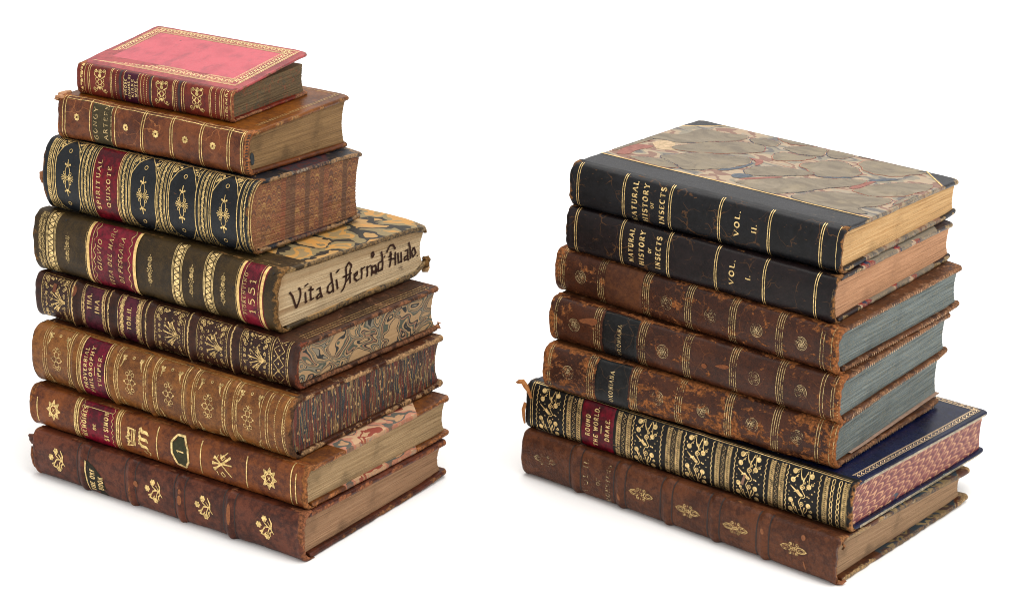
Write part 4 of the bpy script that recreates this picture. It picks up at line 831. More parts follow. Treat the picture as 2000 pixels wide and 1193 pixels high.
# ---- sixth: navy SPIRITUAL QUIXOTE
b = Book('leather_book', 'thick navy book titled SPIRITUAL QUIXOTE with gilt ovals on its spine', GL_L, FR['L3'], 9.5, 2.2, ts=2.0, tb=2.2, sq=2.0, seed=6, wob=.15)
m = leather('navy calf', srgb('#24272b'), srgb('#1a1c20'), srgb('#8a5a34'), wear=.22, patch=.2, seed=19, rough=.34, fine=.35)
mb = half_leather('navy red board', srgb('#23252c'), srgb('#191a20'), srgb('#a07850'), lambda N: N.mix(N.ss(N.noise(N.uv, .3, 4), .4, .6), srgb('#431c1c'), srgb('#23232a')), b.L, b.W, 24, 30, wear=.42, seed=20)
b.spine(m, 1.25, .4); b.board(True, mb, 1.1, .7, bends=((b.L, b.W, -1.0, 8),)); b.board(False, mb, .9, .4, bends=((b.L, b.W, 1.2, 9),))
def combed(N):
    s, t, _ = N.sep(N.uv); s = N.ma('ADD', s, N.ma('MULTIPLY', N.noise(N.com(0, N.ma('MULTIPLY', t, .12)), 1, 2), 2.0)); q = N.ma('DIVIDE', s, 3.8); kf = N.ma('FLOOR', q); x = N.ma('ABSOLUTE', N.ma('SUBTRACT', N.ma('FRACT', q), .5))
    y = N.ma('ADD', t, N.ma('MULTIPLY', N.ma('POWER', N.ma('MULTIPLY', x, 2), 2.0), 2.8))
    f = N.noise(N.com(N.ma('MULTIPLY', kf, 3.7), N.ma('MULTIPLY', y, .62), 0), 1.0, 2, .5); ck = N.noise(N.com(N.ma('MULTIPLY', kf, .37), 0, 3), 1.0, 1)
    c = N.ramp(f, [(0, srgb('#6a3526')), (.36, srgb('#b08850')), (.43, srgb('#7a4430')), (.50, srgb('#a87c4a')), (.545, srgb('#80452e')), (.60, srgb('#4a3c34'))], True)
    c = N.mix(N.ma('MULTIPLY', N.ss(ck, .50, .60), .72), c, srgb('#2f2b28')); c = N.mix(N.ma('MULTIPLY', N.ss(ck, .48, .38), .6), c, srgb('#7c3a28'))
    c = N.mix(.32, c, srgb('#7d5236'))
    lay = N.noise(N.com(N.ma('MULTIPLY', s, .08), N.ma('MULTIPLY', t, 2.4)), 1, 3, .7); c = N.mix(N.ma('MULTIPLY', N.ss(lay, .42, .62), .6), c, srgb('#4a3022'))
    return N.fin(c, .7, N.bump(lay, .8, .0006), .3)
b.block(combed(NT('combed marbled edge')), 2.4, .28, .35)
lm = leather('ruby label', srgb('#8a2a34'), srgb('#4e131f'), srgb('#7c3a34'), wear=.08, seed=21, rough=.34, fine=.3); lab = b.label(32.6, 50.4, lm, -b.vt+.8, b.vt-1.2); lab['label'] = 'ruby label reading SPIRITUAL QUIXOTE'
k = Ink(); text(k, 'SPIRITUAL', 37.0, .8, 2.3, 26, .18, .11); text(k, 'QUIXOTE', 43.6, .8, 2.3, 21.5, .18, .11); b.arc(k, 33.6, .4); b.arc(k, 49.6, .4); k.build('lettering', b.surf, .34, G_bright, lab)
k = Ink(); vt = b.vt-.8
for u in (28.4, 52.8, 76.8, 102.6, 128.2): scroll_col(k, u, -vt+1, vt-1, 1.8); [b.arc(k, u+d, w) for d, w in ((-2.4, .36), (-1.7, .2), (1.7, .2), (2.4, .36), (3.8, .3))]
for i, (u0, u1) in enumerate(((8.8, 24.4), (57.4, 73.4), (81.6, 98.2), (107.6, 123.6))):
    c = (u0+u1)/2; fleuron(k, c, .7, .84); b.arc(k, u0, .45); b.arc(k, u1, .45); 
    for d in (1, -1):
        k.ring(c, .8+d*13.6, .95, .32, n=12)
        for e, ue in ((-1, u0), (1, u1)):
            A = (c+e*.6, d*(vt-1.0)); B = (ue, d*(vt-1.0)); C_ = (ue, d*(vt-11.5)); M = (c+e*5.2, d*(vt-5.6)); k.line([A, M, C_], .42)
            filigree(k, [(c+e*2.8, d*(vt-1.4)), (ue-e*.6, d*(vt-1.4)), (ue-e*.6, d*(vt-7.5))], 26, i*7+d+e)
for v in (vt-.2, -vt+.2, vt-.9): k.line([(7, v), (128, v)], .34)
rope(k, 4.6, -vt+1, vt-1, 1.7, .34, 1.2); b.arc(k, 6.6, .5); b.arc(k, 7.6, .3)
k.build('gilt_tooling', b.surf, .16, G_bright, b.sp)
b.tear([(.6, -8.6, 19), (-.9, -8.6, 17.6), (-1.8, -8.3, 15.4), (-.6, -8.3, 13)], 3.2, 1.6, paint('brown torn cap', srgb('#7c4a26'), srgb('#9a653a')), seed=14)

# ---- seventh: brown calf GONCY
b = Book('leather_book', 'cracked chestnut calf book with gilt daisies, directly under the small pink book', GL_L, FR['L2'], 5.0, 2.4, ts=2.4, tb=2.2, sq=2.2, seed=7, wob=.55)
m = leather('chestnut calf', srgb('#85513a'), srgb('#633a2e'), srgb('#b06a38'), wear=.34, patch=.12, stretch=(1.4, .7, .7), seed=23, rough=.36, crack=.85)
b.spine(m, 1.15, .6, tail=.6); mb = leather('chestnut board', srgb('#85532f'), srgb('#6a3f26'), srgb('#a87440'), wear=.32, seed=24, rough=.32); b.board(True, mb, 1.0, .4, bends=((b.L, b.W, -.5, 6),)); b.board(False, leather('chestnut lower board', srgb('#6d3f28'), srgb('#54301f'), srgb('#9a6238'), wear=.3, seed=25), .8, .4)
b.block(leaves('page edge olive tan', srgb('#8c6a44'), srgb('#a98558'), soil=.6), 2.6, .14, .3)
lab = b.label(22.6, 35.4, paint('dark green label', srgb('#37301f'), srgb('#463c28'), .6, spec=.15), -b.vt+1.4, b.vt-2.4); lab['label'] = 'dark green label with gapped gilt letters'
k = Ink(); text(k, 'GONGY', 25.4, .2, 2.3, 17.5, .18, .12); text(k, 'ARTEEN', 31.8, 1.8, 2.3, 18.5, .18, .12); k.line([(27, b.vt-2.8), (35, b.vt-2.8)], .36); b.arc(k, 35.1, .4); k.build('lettering', b.surf, .34, gold('worn label gilt', .47, (.85, .62, .30), 12), lab)
k = Ink()
for u in (3.6, 5.4): b.arc(k, u, .4)
for u in (13.1, 44.5, 63.6, 81.3, 98.6): flower8(k, u, 1.5, 1.8)
for u in (55.2, 72.8, 91.0, 107.6): b.arc(k, u-.7, .42); b.arc(k, u+.7, .42)
b.arc(k, 21.6, .5); b.arc(k, 37.2, .5); b.arc(k, 115.0, .42); b.arc(k, 116.2, .42)
for v in (b.vt-1.0, b.vt-2.6): k.line([(5, v), (116, v)], .3)
k.build('gilt_tooling', b.surf, .16, G_bright, b.sp)
k = Ink(); v = -b.vt+2
while v < b.vt-3: k.line([(117.4, v), (119.4, v+.7)], .7); v += 1.45
k.build('tooled_hatching', b.surf, .18, paint('tooled dark', srgb('#2c1a10')), b.sp)
k = Ink(); k.line([(b.L-6.6, 10), (b.L-6.6, b.W-4)], .3, 3); k.line([(b.L-5.4, 10), (b.L-5.4, b.W-3)], .3, 3); k.line([(b.L-5.4, b.W-4), (8, b.W-4)], .3, 3); k.build('gilt_border', b.top_surf, .12, G_mid, b.btop)
k = Ink(); k.disc(1.5, 7.5, 1.6, 3.2, n=14, rot=.2); k.build('dark_stain', b.tail_surf, .3, paint('black stain', srgb('#141a1e'), srgb('#2c3234'), .8), b.blk)
tm = paint('torn tan cap', srgb('#8d5c3a'), srgb('#b88a62')); b.tear([(3, -2.4, b.T-1), (1.2, -3.2, b.T-.6), (-.2, -3.6, b.T-1.2), (-.8, -3.8, b.T-2.6)], 3.4, 2.0, tm, seed=16); b.tear([(1, 5, b.T+.2), (-.4, 2.5, b.T), (-.4, 0, b.T-.8), (.4, -2, b.T-1.4)], 3.4, 2.0, tm, seed=19)

# ---- top: small pink book
b = Book('leather_book', 'small rose pink book with gilt leaf border on top of the left stack', GL_L, FR['L1'], 3.4, 3.0, ts=1.3, tb=1.5, sq=2.6, seed=8, wob=.15, zt_fore=15.6)
m = leather('red straight grain', srgb('#874036'), srgb('#6c2c2c'), srgb('#a8603c'), wear=.28, patch=.12, seed=27, rough=.36, fine=.35)
b.spine(m, 1.0, .35)
N = NT('rose cover'); col, mask, grain, v = leather_col(N, srgb('#b35a5e'), srgb('#a04c52'), srgb('#94503a'), wear=.30, patch=.15, seed=28, fine=.25)
u_, w_, _ = N.sep(N.uv); inn = N.ma('MULTIPLY', N.ma('MULTIPLY', N.ma('GREATER_THAN', u_, 9.6), N.ma('LESS_THAN', u_, 86.6)), N.ma('MULTIPLY', N.ma('GREATER_THAN', w_, 13.4), N.ma('LESS_THAN', w_, 51.8)))
pk = N.mix(N.ss(N.noise(N.obj, .09, 4), .35, .7), srgb('#b8505a'), srgb('#a54650')); pk = N.mix(N.ma('MULTIPLY', N.ss(N.noise(N.vmul(N.obj, (1, .6, 1)), .11, 6, .65), .50, .68), .55), pk, srgb('#83424a'))
sp = N.ss(N.vor(N.obj, .09), .07, .03); pk = N.mix(N.ma('MULTIPLY', sp, .8), pk, srgb('#5c2a30')); col = N.mix(inn, col, pk)
mb = N.fin(col, .42, N.bump(grain, .25, .0002), .45)
b.board(True, mb, 1.0, .3, bends=((b.L, b.W, -.5, 5),)); b.board(False, leather('rose lower board', srgb('#7c3428'), srgb('#5c241e'), srgb('#a26a48'), wear=.38, seed=29), 1.1, .35)
N = NT('stained page edge'); c, lay, s_, t_ = leaves_col(N, srgb('#64523c'), srgb('#8a7250'), soil=.3)
rd = N.ss(N.noise(N.com(N.ma('MULTIPLY', s_, 1), N.ma('MULTIPLY', t_, .8), 3), .28, 4, .6, 1.5), .55, .62); c = N.mix(N.ma('MULTIPLY', rd, .45), c, srgb('#8a4a34')); gn = N.ss(N.noise(N.com(s_, t_, 8), .25, 4, .6, 1.5), .55, .62); c = N.mix(N.ma('MULTIPLY', gn, .5), c, srgb('#46463a'))
b.block(leaves_fin(N, c, lay), 1.0, .14, .4)
lab = b.label(30.0, 39.6, leather('purple label', srgb('#4a1a30'), srgb('#3a1426'), srgb('#6a3434'), wear=.1, seed=30, fine=.3)); lab['label'] = 'purple label in four lines of tiny gilt letters'
k = Ink(); text(k, 'PROSE', 31.7, .5, 1.25, 8.4, .22, .16); text(k, 'REMAINS OF', 33.8, .8, 1.25, 12.6, .22, .16); text(k, 'KIRKE', 35.9, .4, 1.25, 9.6, .22, .16); text(k, 'WHITE.', 38.0, .8, 1.25, 9.2, .22, .16); b.arc(k, 30.5, .3, dash=.7); b.arc(k, 39.2, .3, dash=.7); k.build('lettering', b.surf, .34, G_bold, lab)
k = Ink(); vt = b.vt
for u in (7.7, 8.8, 21.9, 22.7, 41.0, 60.6, 61.5, 66.2, 67.6, 83.0, 83.9, 89.4, 90.4, 47.6): b.arc(k, u, .3)
for u in (25.4, 42.9, 44.6, 62.8, 86.7): b.arc(k, u, .28, dash=1.1)
for u in (15.2, 53.9, 75.6): candelabra(k, u, .5, 1.25)
for u in (3.4, 93.8):
    for j in range(4): k.spiral(u-.3, -6+4*j, 1.2, .36, 1.2, a0=j, d=1 if j % 2 else -1); k.disc(u+.5, -4+4*j, .7, n=7); k.line([(u-1, -4+4*j), (u+1.2, -5+4*j)], .4)
    b.arc(k, u-2, .25); b.arc(k, u+2.2, .25)
k.build('gilt_tooling', b.surf, .14, G_bright, b.sp)
k = Ink(); dk = Ink()
for u in (28.2, 46.8, 64.6): dk.rect(u-.8, u+.6, -vt+.6, vt-.6)
dk.build('blind_band', b.surf, .10, paint('blind black', srgb('#2c1a18')), b.sp)
for (p, q) in (((5.8, 9.8), (88.4, 9.8)), ((88.4, 9.8), (88.4, 55.4)), ((88.4, 55.4), (5.8, 55.4)), ((5.8, 55.4), (5.8, 9.8))): leafroll(k, p, q, 4.4, 2.1)
for i in (3.4, 4.1): k.line([(i, 5.6+i-3.4), (b.L-i-1.2, 5.6+i-3.4), (b.L-i-1.2, b.W-i+.8), (i, b.W-i+.8), (i, 5.6+i-3.4)], .3, 3)
k.build('gilt_border', b.top_surf, .12, gold('gilt cover', .33, (1.0, .76, .40), 9, metal=.5, rough=.45, var=.6), b.btop)

# ================================================================= RIGHT STACK
# ---- bottom: pebbled brown morocco
b = Book('leather_book', 'pebbled chocolate brown ribbed book with faint gilt buds, bottom of the right stack', GL_R, FR['R7'], 6.0, 2.7, ts=2.2, tb=2.4, sq=4.2, seed=11)
b.bands = [(34.8, 3.0, 1.0), (62.6, 3.0, 1.0), (91.0, 3.0, 1.0), (119.1, 3.0, 1.0), (147.4, 3.0, 1.0)]
m = leather('pebbled morocco', srgb('#704634'), srgb('#533228'), srgb('#a0683c'), wear=.21, patch=.1, seed=33, rough=.38, pebble=.55)
mp = lambda N: swirl_paper(N, [srgb('#26303a'), srgb('#6a5a3c'), srgb('#3a2a26'), srgb('#233038'), srgb('#7a6a4a')], .07, 14)
hm = half_leather('morocco board', srgb('#5c3623'), srgb('#42271c'), srgb('#b08a58'), mp, b.L, b.W, 34, 14, wear=.36, seed=34)
b.spine(m, .9, .5, bandwear=.20, tail=.8); b.raised_bands(m, .42); flank(b); b.board(True, hm, 1.2, .5); b.board(False, hm, 1.1, .5, bends=((b.L, b.W, 1.2, 10),))
b.block(leaves('page edge brown', srgb('#a88462'), srgb('#c09c78'), soil=.6), 2.6, .14)
k = Ink(); f_ = Ink()
for u in (75.9, 104.0, 132.0, 165.0): bud_pair(k, u, .6, .88, .32)
bud_pair(f_, 15.6, .5, .85, .35); text(f_, 'VOL II.', 41.6, 0, 2.8, 19); text(f_, 'OF', 49.6, -1.0, 2.2, 4.4); text(f_, 'MONSTERS.', 55.6, .0, 2.6, 22)
k.build('gilt_tooling', b.surf, .16, G_mid, b.sp); f_.build('faded_lettering', b.surf, .16, gold('ghost gilt', .50, (.60, .44, .22), 15, metal=.4), b.sp)
rb = paint('tan rub', srgb('#74432a'), srgb('#8f5c38'), .8, sc=1.4); k = Ink()
for u, v, a, c_ in ((147.6, 4.2, .9, 1.5), (169.6, 7.6, 1.2, 1.5), (171.4, -6.2, .5, 2.6), (62.8, -4.4, .7, 2.0)): k.disc(u, v, a, c_, n=9, rot=.3)
k.build('worn_patch', b.surf, .2, rb, b.sp)
b.tear([(b.L-1.2, -1.0, b.T-2.2), (b.L-.2, .2, b.T-4.2), (b.L-.6, -.6, b.T-6.0)], 2.0, 1.0, m, seed=31); b.tear([(b.L-1.0, -3, 1.5), (b.L+.4, -1.5, .9), (b.L+.8, .8, 1.8)], 2.0, 1.2, rb, seed=32)

# ---- second: black and gold ROUND THE WORLD DRAKE
b = Book('leather_book', 'black and gold floral book titled ROUND THE WORLD DRAKE with a blue cover', GL_R, FR['R6'], 4.2, 2.8, ts=1.6, tb=2.0, sq=2.4, seed=12, wob=.15)
m = leather('black morocco', srgb('#1b1a19'), srgb('#121214'), srgb('#a9703c'), wear=.20, patch=.16, seed=36, rough=.36, fine=.3)
mb = leather('midnight blue morocco', srgb('#191f40'), srgb('#141a36'), srgb('#5a6a68'), wear=.20, patch=.1, seed=37, rough=.27, fine=.25, bump=.2)
b.spine(m, 1.15, .5, tail=.3); b.board(True, mb, .9, .3); b.board(False, mb, 1.0, .3, bends=((b.L, b.W, .8, 8),))
def peacock(N):
    s, t, _ = N.sep(N.uv); dn = N.noise(N.com(N.ma('MULTIPLY', s, .06), N.ma('MULTIPLY', t, .06)), 1, 2)
    yy = N.ma('ADD', N.ma('MULTIPLY', s, .86), N.ma('MULTIPLY', t, .50)); xx = N.ma('ADD', N.ma('ADD', N.ma('MULTIPLY', s, -.36), N.ma('MULTIPLY', t, .92)), N.ma('MULTIPLY', dn, 5))
    q = N.ma('DIVIDE', xx, 4.4); kf = N.ma('FLOOR', q); fx = N.ma('FRACT', q)
    arch = N.ma('MULTIPLY', N.ma('POWER', N.ma('SINE', N.ma('MULTIPLY', fx, math.pi)), .8), 5.0)
    y = N.ma('ADD', N.ma('SUBTRACT', yy, arch), N.ma('ADD', N.ma('MULTIPLY', N.ma('SINE', N.ma('MULTIPLY', xx, .21)), 7.5), N.ma('MULTIPLY', dn, 9)))
    f = N.ma('FRACT', N.ma('DIVIDE', y, 6.6)); cell = N.ma('FLOOR', N.ma('DIVIDE', y, 6.6)); blue = N.ss(N.noise(N.com(N.ma('MULTIPLY', cell, .23), N.ma('MULTIPLY', kf, .05), 1), 1, 1), .585, .60)
    cream, red, red2, bl = srgb('#b58866'), srgb('#5c2a30'), srgb('#6e3032'), srgb('#34424e')
    c = N.ramp(f, [(0, red), (.22, srgb('#7c4a42')), (.30, red2), (.48, srgb('#8a5648')), (.56, red), (.64, cream), (.90, red2)], True); c = N.mix(N.ma('MULTIPLY', blue, N.ma('GREATER_THAN', f, .5)), c, bl)
    lay = N.noise(N.com(N.ma('MULTIPLY', s, .06), N.ma('MULTIPLY', t, 3)), 1, 3); c = N.mix(N.ma('MULTIPLY', N.ss(lay, .5, .8), .3), c, srgb('#5a3430'))
    return N.fin(c, .5, N.bump(lay, .25, .0003), .3)
b.block(peacock(NT('scalloped marbled edge')), 1.6, .06, .1)
lm = leather('claret label', srgb('#7a2230'), srgb('#42101a'), srgb('#7a3030'), wear=.05, seed=38, rough=.32, fine=.25); lab = b.label(34.9, 54.6, lm, -b.vt+.4, b.vt-1.2); lab['label'] = 'claret label reading ROUND THE WORLD. DRAKE.'
k = Ink(); text(k, 'ROUND', 39.2, 0, 2.5, 11.8, .17, .17, False); text(k, 'THE WORLD.', 44.0, .3, 2.5, 21.2, .17, .17, False); k.line([(47.3, -2.4), (47.3, 1.8)], .4); text(k, 'DRAKE.', 51.0, .3, 2.5, 12.3, .17, .17, False); k.build('lettering', b.surf, .34, G_bold, lab)
k = Ink(); vt = b.vt-.6; v0, v1 = -vt+.6, vt-1.8
for i, (u0, u1) in enumerate(((6.8, 24.6), (65.4, 83.2), (95.4, 112.6), (124.6, 142.8), (153.6, 172.2))):
    drake_panel(k, u0+1.2, u1-1.2, v0, v1, i); scallop(k, u0, v0, v1, .8, 2.5, .34, 1); scallop(k, u1, v0, v1, .8, 2.5, .34, -1)
kk = k; k = Ink()
for u in (27.2, 33.2, 57.4, 63.4, 87.0, 92.6, 115.4, 121.4, 145.8, 151.4, 175.2, 185.4): rope(k, u, v0, v1, 1.5, .34, 1.0); k.line([(u-1.2, v0), (u-1.2, v1)], .2); k.line([(u+1.2, v0), (u+1.2, v1)], .2)
for u in (30.2, 60.4, 89.8, 118.4, 148.6): zig(k, u, v0, v1, .8, 1.15, .3)
k.build('gilt_rope', b.surf, .16, gold('rope gilt', .40, (.80, .56, .25), 21), b.sp); k = kk
for u in (178.6, 182.2): chain(k, u, v0, v1, .95, .36)
for v in (vt+.2, vt-.9): k.line([(4, v), (187, v)], .34)
k.line([(5, v0-.3), (187, v0-.3)], .3); b.arc(k, 3.4, .3); b.arc(k, 4.6, .3); b.arc(k, 187.2, .35, dash=.6); b.arc(k, 188.4, .35, dash=.6)
k.build('gilt_tooling', b.surf, .16, G_bold, b.sp)
k = Ink(); leafroll(k, (184.6, 6), (184.6, b.W-3.2), 2.6, 3.4, 2); leafroll(k, (184.6, b.W-3.4), (5, b.W-3.4), 2.6, 3.4, 3); k.build('gilt_border', b.top_surf, .12, gold('gilt cover roll', .36, (1.0, .74, .46), 17, metal=.5, rough=.45, var=.6), b.btop)
def edge_hatch(bk, top):      # gilt ticks along the tail edge of a board
    k = Ink(); w = 5
    while w < bk.W-5: k.line([(w, .3), (w, 1.7)], .34); w += .78
    zz = (lambda w, z, o: bk.loc(np.full_like(np.asarray(w, float), bk.L)+.10, w, (bk.ztop(w)-bk.tb+np.asarray(z)) if top else np.asarray(z)))
    return k.build('gilt_ticks', zz, 0, gold('gilt ticks', .36, (.80, .68, .46), 19, metal=.4), bk.btop if top else bk.bbot)
edge_hatch(b, True); edge_hatch(b, False)
om = paint('orange torn leather', srgb('#8f5426'), srgb('#b57840'), .8); b.tear([(3.6, -4.0, b.T-8), (2.0, -4.2, b.T-4.8), (0.2, -4.4, b.T-2.2), (-2.0, -4.6, b.T-.4), (-4.2, -5.0, b.T-.6), (-4.8, -5.0, b.T-1.6)], 2.6, 2.0, om, seed=41); b.tear([(-.4, -4.0, 13), (-1.0, -4.2, 9), (-1.0, -4, 5), (-.4, -3.6, 2)], 2.2, 1.2, om, seed=43)
k = Ink(); k.line([(131.4, .5), (130.0, -4.8)], [1.1, 1.6]); k.build('worn_patch', b.surf, .22, paint('scraped tan', srgb('#7a5640'), srgb('#93705a'), .8), b.sp)

# ---- three mottled calf volumes
GOX = 'mottled calf volumes in the right stack'
def mottled(nm, label, fr, seed, u_sets, ros, left, lab_u, title, lab_mat, lab_label, right, zb_fore=None, wear=.44):
    b = Book('leather_book', label, GL_R, fr, 5.8, 2.4, ts=2.0, tb=2.3, sq=2.6, seed=seed, wob=.25, zb_fore=zb_fore)
    m = leather(nm, srgb('#533124'), srgb('#3f261f'), srgb('#a8622c'), wear=wear-.008, patch=.17, stretch=(.8, 1.15, 1.15), seed=seed*3, rough=.36, crack=.25, fine=.8)
    b.spine(m, .85, .45, tail=.3); mb = leather(nm+' board', srgb('#64402c'), srgb('#472c20'), srgb('#98694a'), wear=.42, patch=.25, seed=seed*3+1)
    b.board(True, mb, 1.1, .45, bends=((b.L, b.W, -.6, 7),)); b.board(False, mb, 1.0, .45, bends=((b.L, b.W, .9, 7),))
    N = NT(nm+' blue edge'); s, t, _ = N.sep(N.uv); c, lay, s, t = leaves_col(N, srgb('#545f60'), srgb('#929d9c'), srgb('#8a7a58'), soil=.25)
    c = N.mix(N.ma('MULTIPLY', N.ss(N.noise(N.com(s, t, 5), .9, 4, .7), .48, .66), .45), c, srgb('#857d62')); c = N.mix(N.ma('MULTIPLY', N.ss(N.noise(N.com(s, t, 2), 1.1, 3, .7), .52, .66), .5), c, srgb('#33474f'))
    b.block(leaves_fin(N, c, lay), 2.2, .16, .25)
    if lab_u:
        lab = b.label(lab_u[0], lab_u[1], lab_mat, -b.vt+.8, b.vt-1.4, jag=.5); lab['label'] = lab_label
        if title: k = Ink(); text(k, title, (lab_u[0]+lab_u[1])/2, -.4, 2.2, 16.5, .16, .11); k.build('lettering', b.surf, .34, gold(nm+' letter', .46, (.80, .60, .30), seed), lab)
    k = Ink(); r = Ink()
    for u in u_sets:
        for j in range(4): b.arc(k, u+(j-1.5)*1.15, .34)
    for u in left+right: b.arc(k, u, .36)
    for u in ros: circ_rosette(r, u, .6, 3.2)
    v = -b.vt+1.5
    while v < b.vt-2: k.line([(b.L-1.8, v), (b.L-.6, v+.5)], .3); v += 1.7
    k.build('gilt_tooling', b.surf, .16, gold(nm+' gilt', .46, (.66, .48, .22), seed+1, metal=.6, rough=.42), b.sp); r.build('gilt_rosette', b.surf, .16, gold(nm+' rosettes', .49, (.62, .46, .24), seed+2, metal=.5, rough=.5), b.sp)
    for top in (True, False):
        k = Ink(); w = 6+seed % 3
        while w < b.W-8: k.line([(w, .5), (w+.5, 1.9)], .42); w += 1.9
        zz = (lambda w, z, o, t_=top: b.loc(np.full_like(np.asarray(w, float), b.L)+.12, w, (b.ztop(w)-b.tb+np.asarray(z)) if t_ else np.asarray(z)))
        k.build('gilt_ticks', zz, 0, gold(nm+' ticks'+str(top), .48, (.75, .50, .30), seed+7, metal=.4, rough=.5), b.btop if top else b.bbot)
    return b, m
bl = leather('black label', srgb('#1c1d1e'), srgb('#141517'), srgb('#7c5a3c'), wear=.13, patch=.2, seed=50, rough=.34, crack=.3, fine=.3)
b, m = mottled('mottled calf', 'mottled calf book lying on the blue covered one, lowest of three with blue edges', FR['R5'], 13, (28.2, 53.4, 78.8, 106, 131.4), (15.2, 67.2, 92.4, 119.2, 143.3), [2.3, 3.4, 4.5], (30.9, 50.6), 'OXONIANA', bl, 'black label reading OXONIANA, chipped along its top', [152.9, 154.3, 160.2, 161.3, 162.4], zb_fore=6.6, wear=.47)
# loose endpaper sagging at the tail
us = np.linspace(20, b.L-1.2, 12); ws = np.linspace(14, b.W-.6, 30); U, W_ = np.meshgrid(us, ws, indexing='ij'); Z = b.tb+.5+(W_/b.W)**1.3*3.2+.2*vn(U/12, W_/9, 3); P = b.loc(U, W_, Z).reshape(-1, 3); Q = b.loc(U, W_, Z-.35).reshape(-1, 3); n0 = len(P)
F = list(map(tuple, grid_faces(12, 30)))+list(map(tuple, grid_faces(12, 30, n0, True)))+[(11*30+j, n0+11*30+j, n0+11*30+j+1, 11*30+j+1) for j in range(29)]
mesh_obj('endpaper', np.concatenate([P, Q]), F, paint('endpaper buff', srgb('#7c6452'), srgb('#94796a'), .8), b.root, uv=np.concatenate([np.stack([U.ravel(), W_.ravel()], 1)/100]*2))
b, m = mottled('mottled calf middle', 'mottled calf book with black OXONIANA label, middle of three with blue edges', FR['R4'], 14, (29.0, 55.9, 81.6, 107.8, 133.6), (15.4, 68.2, 119.7, 145.2), [3.7, 4.8], (32.0, 53.2), 'OXONIANA', bl, 'black label reading OXONIANA, clean edged', [155.4, 157.0, 161.3, 162.6, 164.0], wear=.40)
wp = paint('orange calf rub', srgb('#653418'), srgb('#80481f'), .75, sc=1.0); k = Ink()
k.poly(smooth_poly([(18.5, 4.5), (24, 6.5), (28.4, 7.2), (29.6, 5.0), (26.5, 2.8), (24, 3.4), (21, 2.8), (18.6, 3.4)]), 3); k.poly(smooth_poly([(97, 1), (103.5, 3.4), (106.6, 2.6), (103.6, .6), (100, .6)]), 2); k.disc(91.8, -.6, 1.6, 1.2, n=9); k.build('worn_patch', b.surf, .2, wp, b.sp)
b, m = mottled('mottled calf upper', 'mottled calf book with blank pale label panel, uppermost of three with blue edges', FR['R3'], 15, (29.0, 56.2, 81.4, 106.8, 133.4), (16.6, 68.8, 94.4, 120.8, 145.4), [2.8, 4.0, 5.2, 6.2], (31.4, 53.8), None, leather('bare calf', srgb('#6b4430'), srgb('#5a3629'), srgb('#80502f'), wear=.2, seed=52, rough=.5), 'bare paler panel with its label lost', [155.7, 157.4, 161.7, 163.4], wear=.42)

# ---- NATURAL HISTORY vol I and II
def insects(label, fr, seed, col, dcol, us, t_u, vol_u, num_u, num, page, title_v, lastu, top=False):
    b = Book('leather_book', label, GL_R, fr, 5.0, 2.5, ts=1.8, tb=2.2, sq=2.2, seed=seed, wob=.15)
    m = leather('black calf '+num, col, dcol, srgb('#92602f'), wear=.20, patch=.16, seed=seed*5, rough=.36, crack=.35, fine=.3)
    b.spine(m, 1.15, .5, tail=.3)
    mp = lambda N: vein_paper(N, srgb('#7d7567'), [srgb('#cdb091'), srgb('#2d3850'), srgb('#8d3a36'), srgb('#c9ad90'), srgb('#38455c'), srgb('#a8836a')], .03, (.5, 1, 1), .10)
    if top: mp = lambda N: N.mix(.55, swirl_paper(N, [srgb('#a89a84'), srgb('#c0a284'), srgb('#80463c'), srgb('#bfa587'), srgb('#8b8474'), srgb('#3c4556'), srgb('#a89a86'), srgb('#c2a88a')], .05, 16, N.vmul(N.uv, (.6, 1, 1))), srgb('#786e5e'))
    hm = half_leather('quarter calf board '+num, dim(col, 1.9), dim(col, 1.5), srgb('#a98a60'), mp, b.L, b.W, 20.6, 18.5, wear=.30, seed=seed*5+1, rough=.33, fine=.3)
    b.board(True, hm, 1.15, .45, bends=((b.L, b.W, -.4, 6),)); b.board(False, hm, 1.2, .6, bends=((b.L, b.W, .8, 7),))
    b.block(leaves('page edge '+num, *page, soil=.3), 1.8, .16, .25)
    k = Ink()
    for u in us: b.arc(k, u-.55, .38); b.arc(k, u+.55, .38)
    for s_, u, (c_, w), h in zip(('NATURAL', 'HISTORY', 'OF', 'INSECTS'), t_u, title_v, (2.7, 2.7, 1.7, 2.7)): text(k, s_, u, c_, h, w, .23, .11)
    text(k, 'VOL.', vol_u, 1.6, 2.5, 13.4, .25, .12); text(k, num, num_u, 1.2, 2.5, 5.2 if num == 'II.' else 3.2, .25, .12)
    k.build('gilt_tooling', b.surf, .16, G_bold, b.sp)
    return b, m
b, m = insects('dark purple brown book titled NATURAL HISTORY OF INSECTS VOL. I.', FR['R2'], 16, srgb('#231a1c'), srgb('#191416'), (6.1, 33.6, 61.0, 88.4, 115.2, 143.2, 151.6), (39.6, 45.8, 50.6, 55.4), 97.6, 106.6, 'I.', (srgb('#c8926a'), srgb('#e2ac84')), ((1, 17.6), (1, 18.2), (1, 2.8), (.9, 16.8)), 151)
b, m = insects('black book titled NATURAL HISTORY OF INSECTS VOL. II. with grey marbled cover', FR['R1'], 17, srgb('#1d1d20'), srgb('#151517'), (5.2, 32.0, 58.6, 86.2, 113.4, 141.0, 149.8), (38.4, 44.6, 48.6, 54.2), 96.0, 105.4, 'II.', (srgb('#d8a468'), srgb('#f0c890'), srgb('#a8703c')), ((-.6, 21.5), (.2, 20), (0, 3.6), (.9, 18.8)), 149, True)
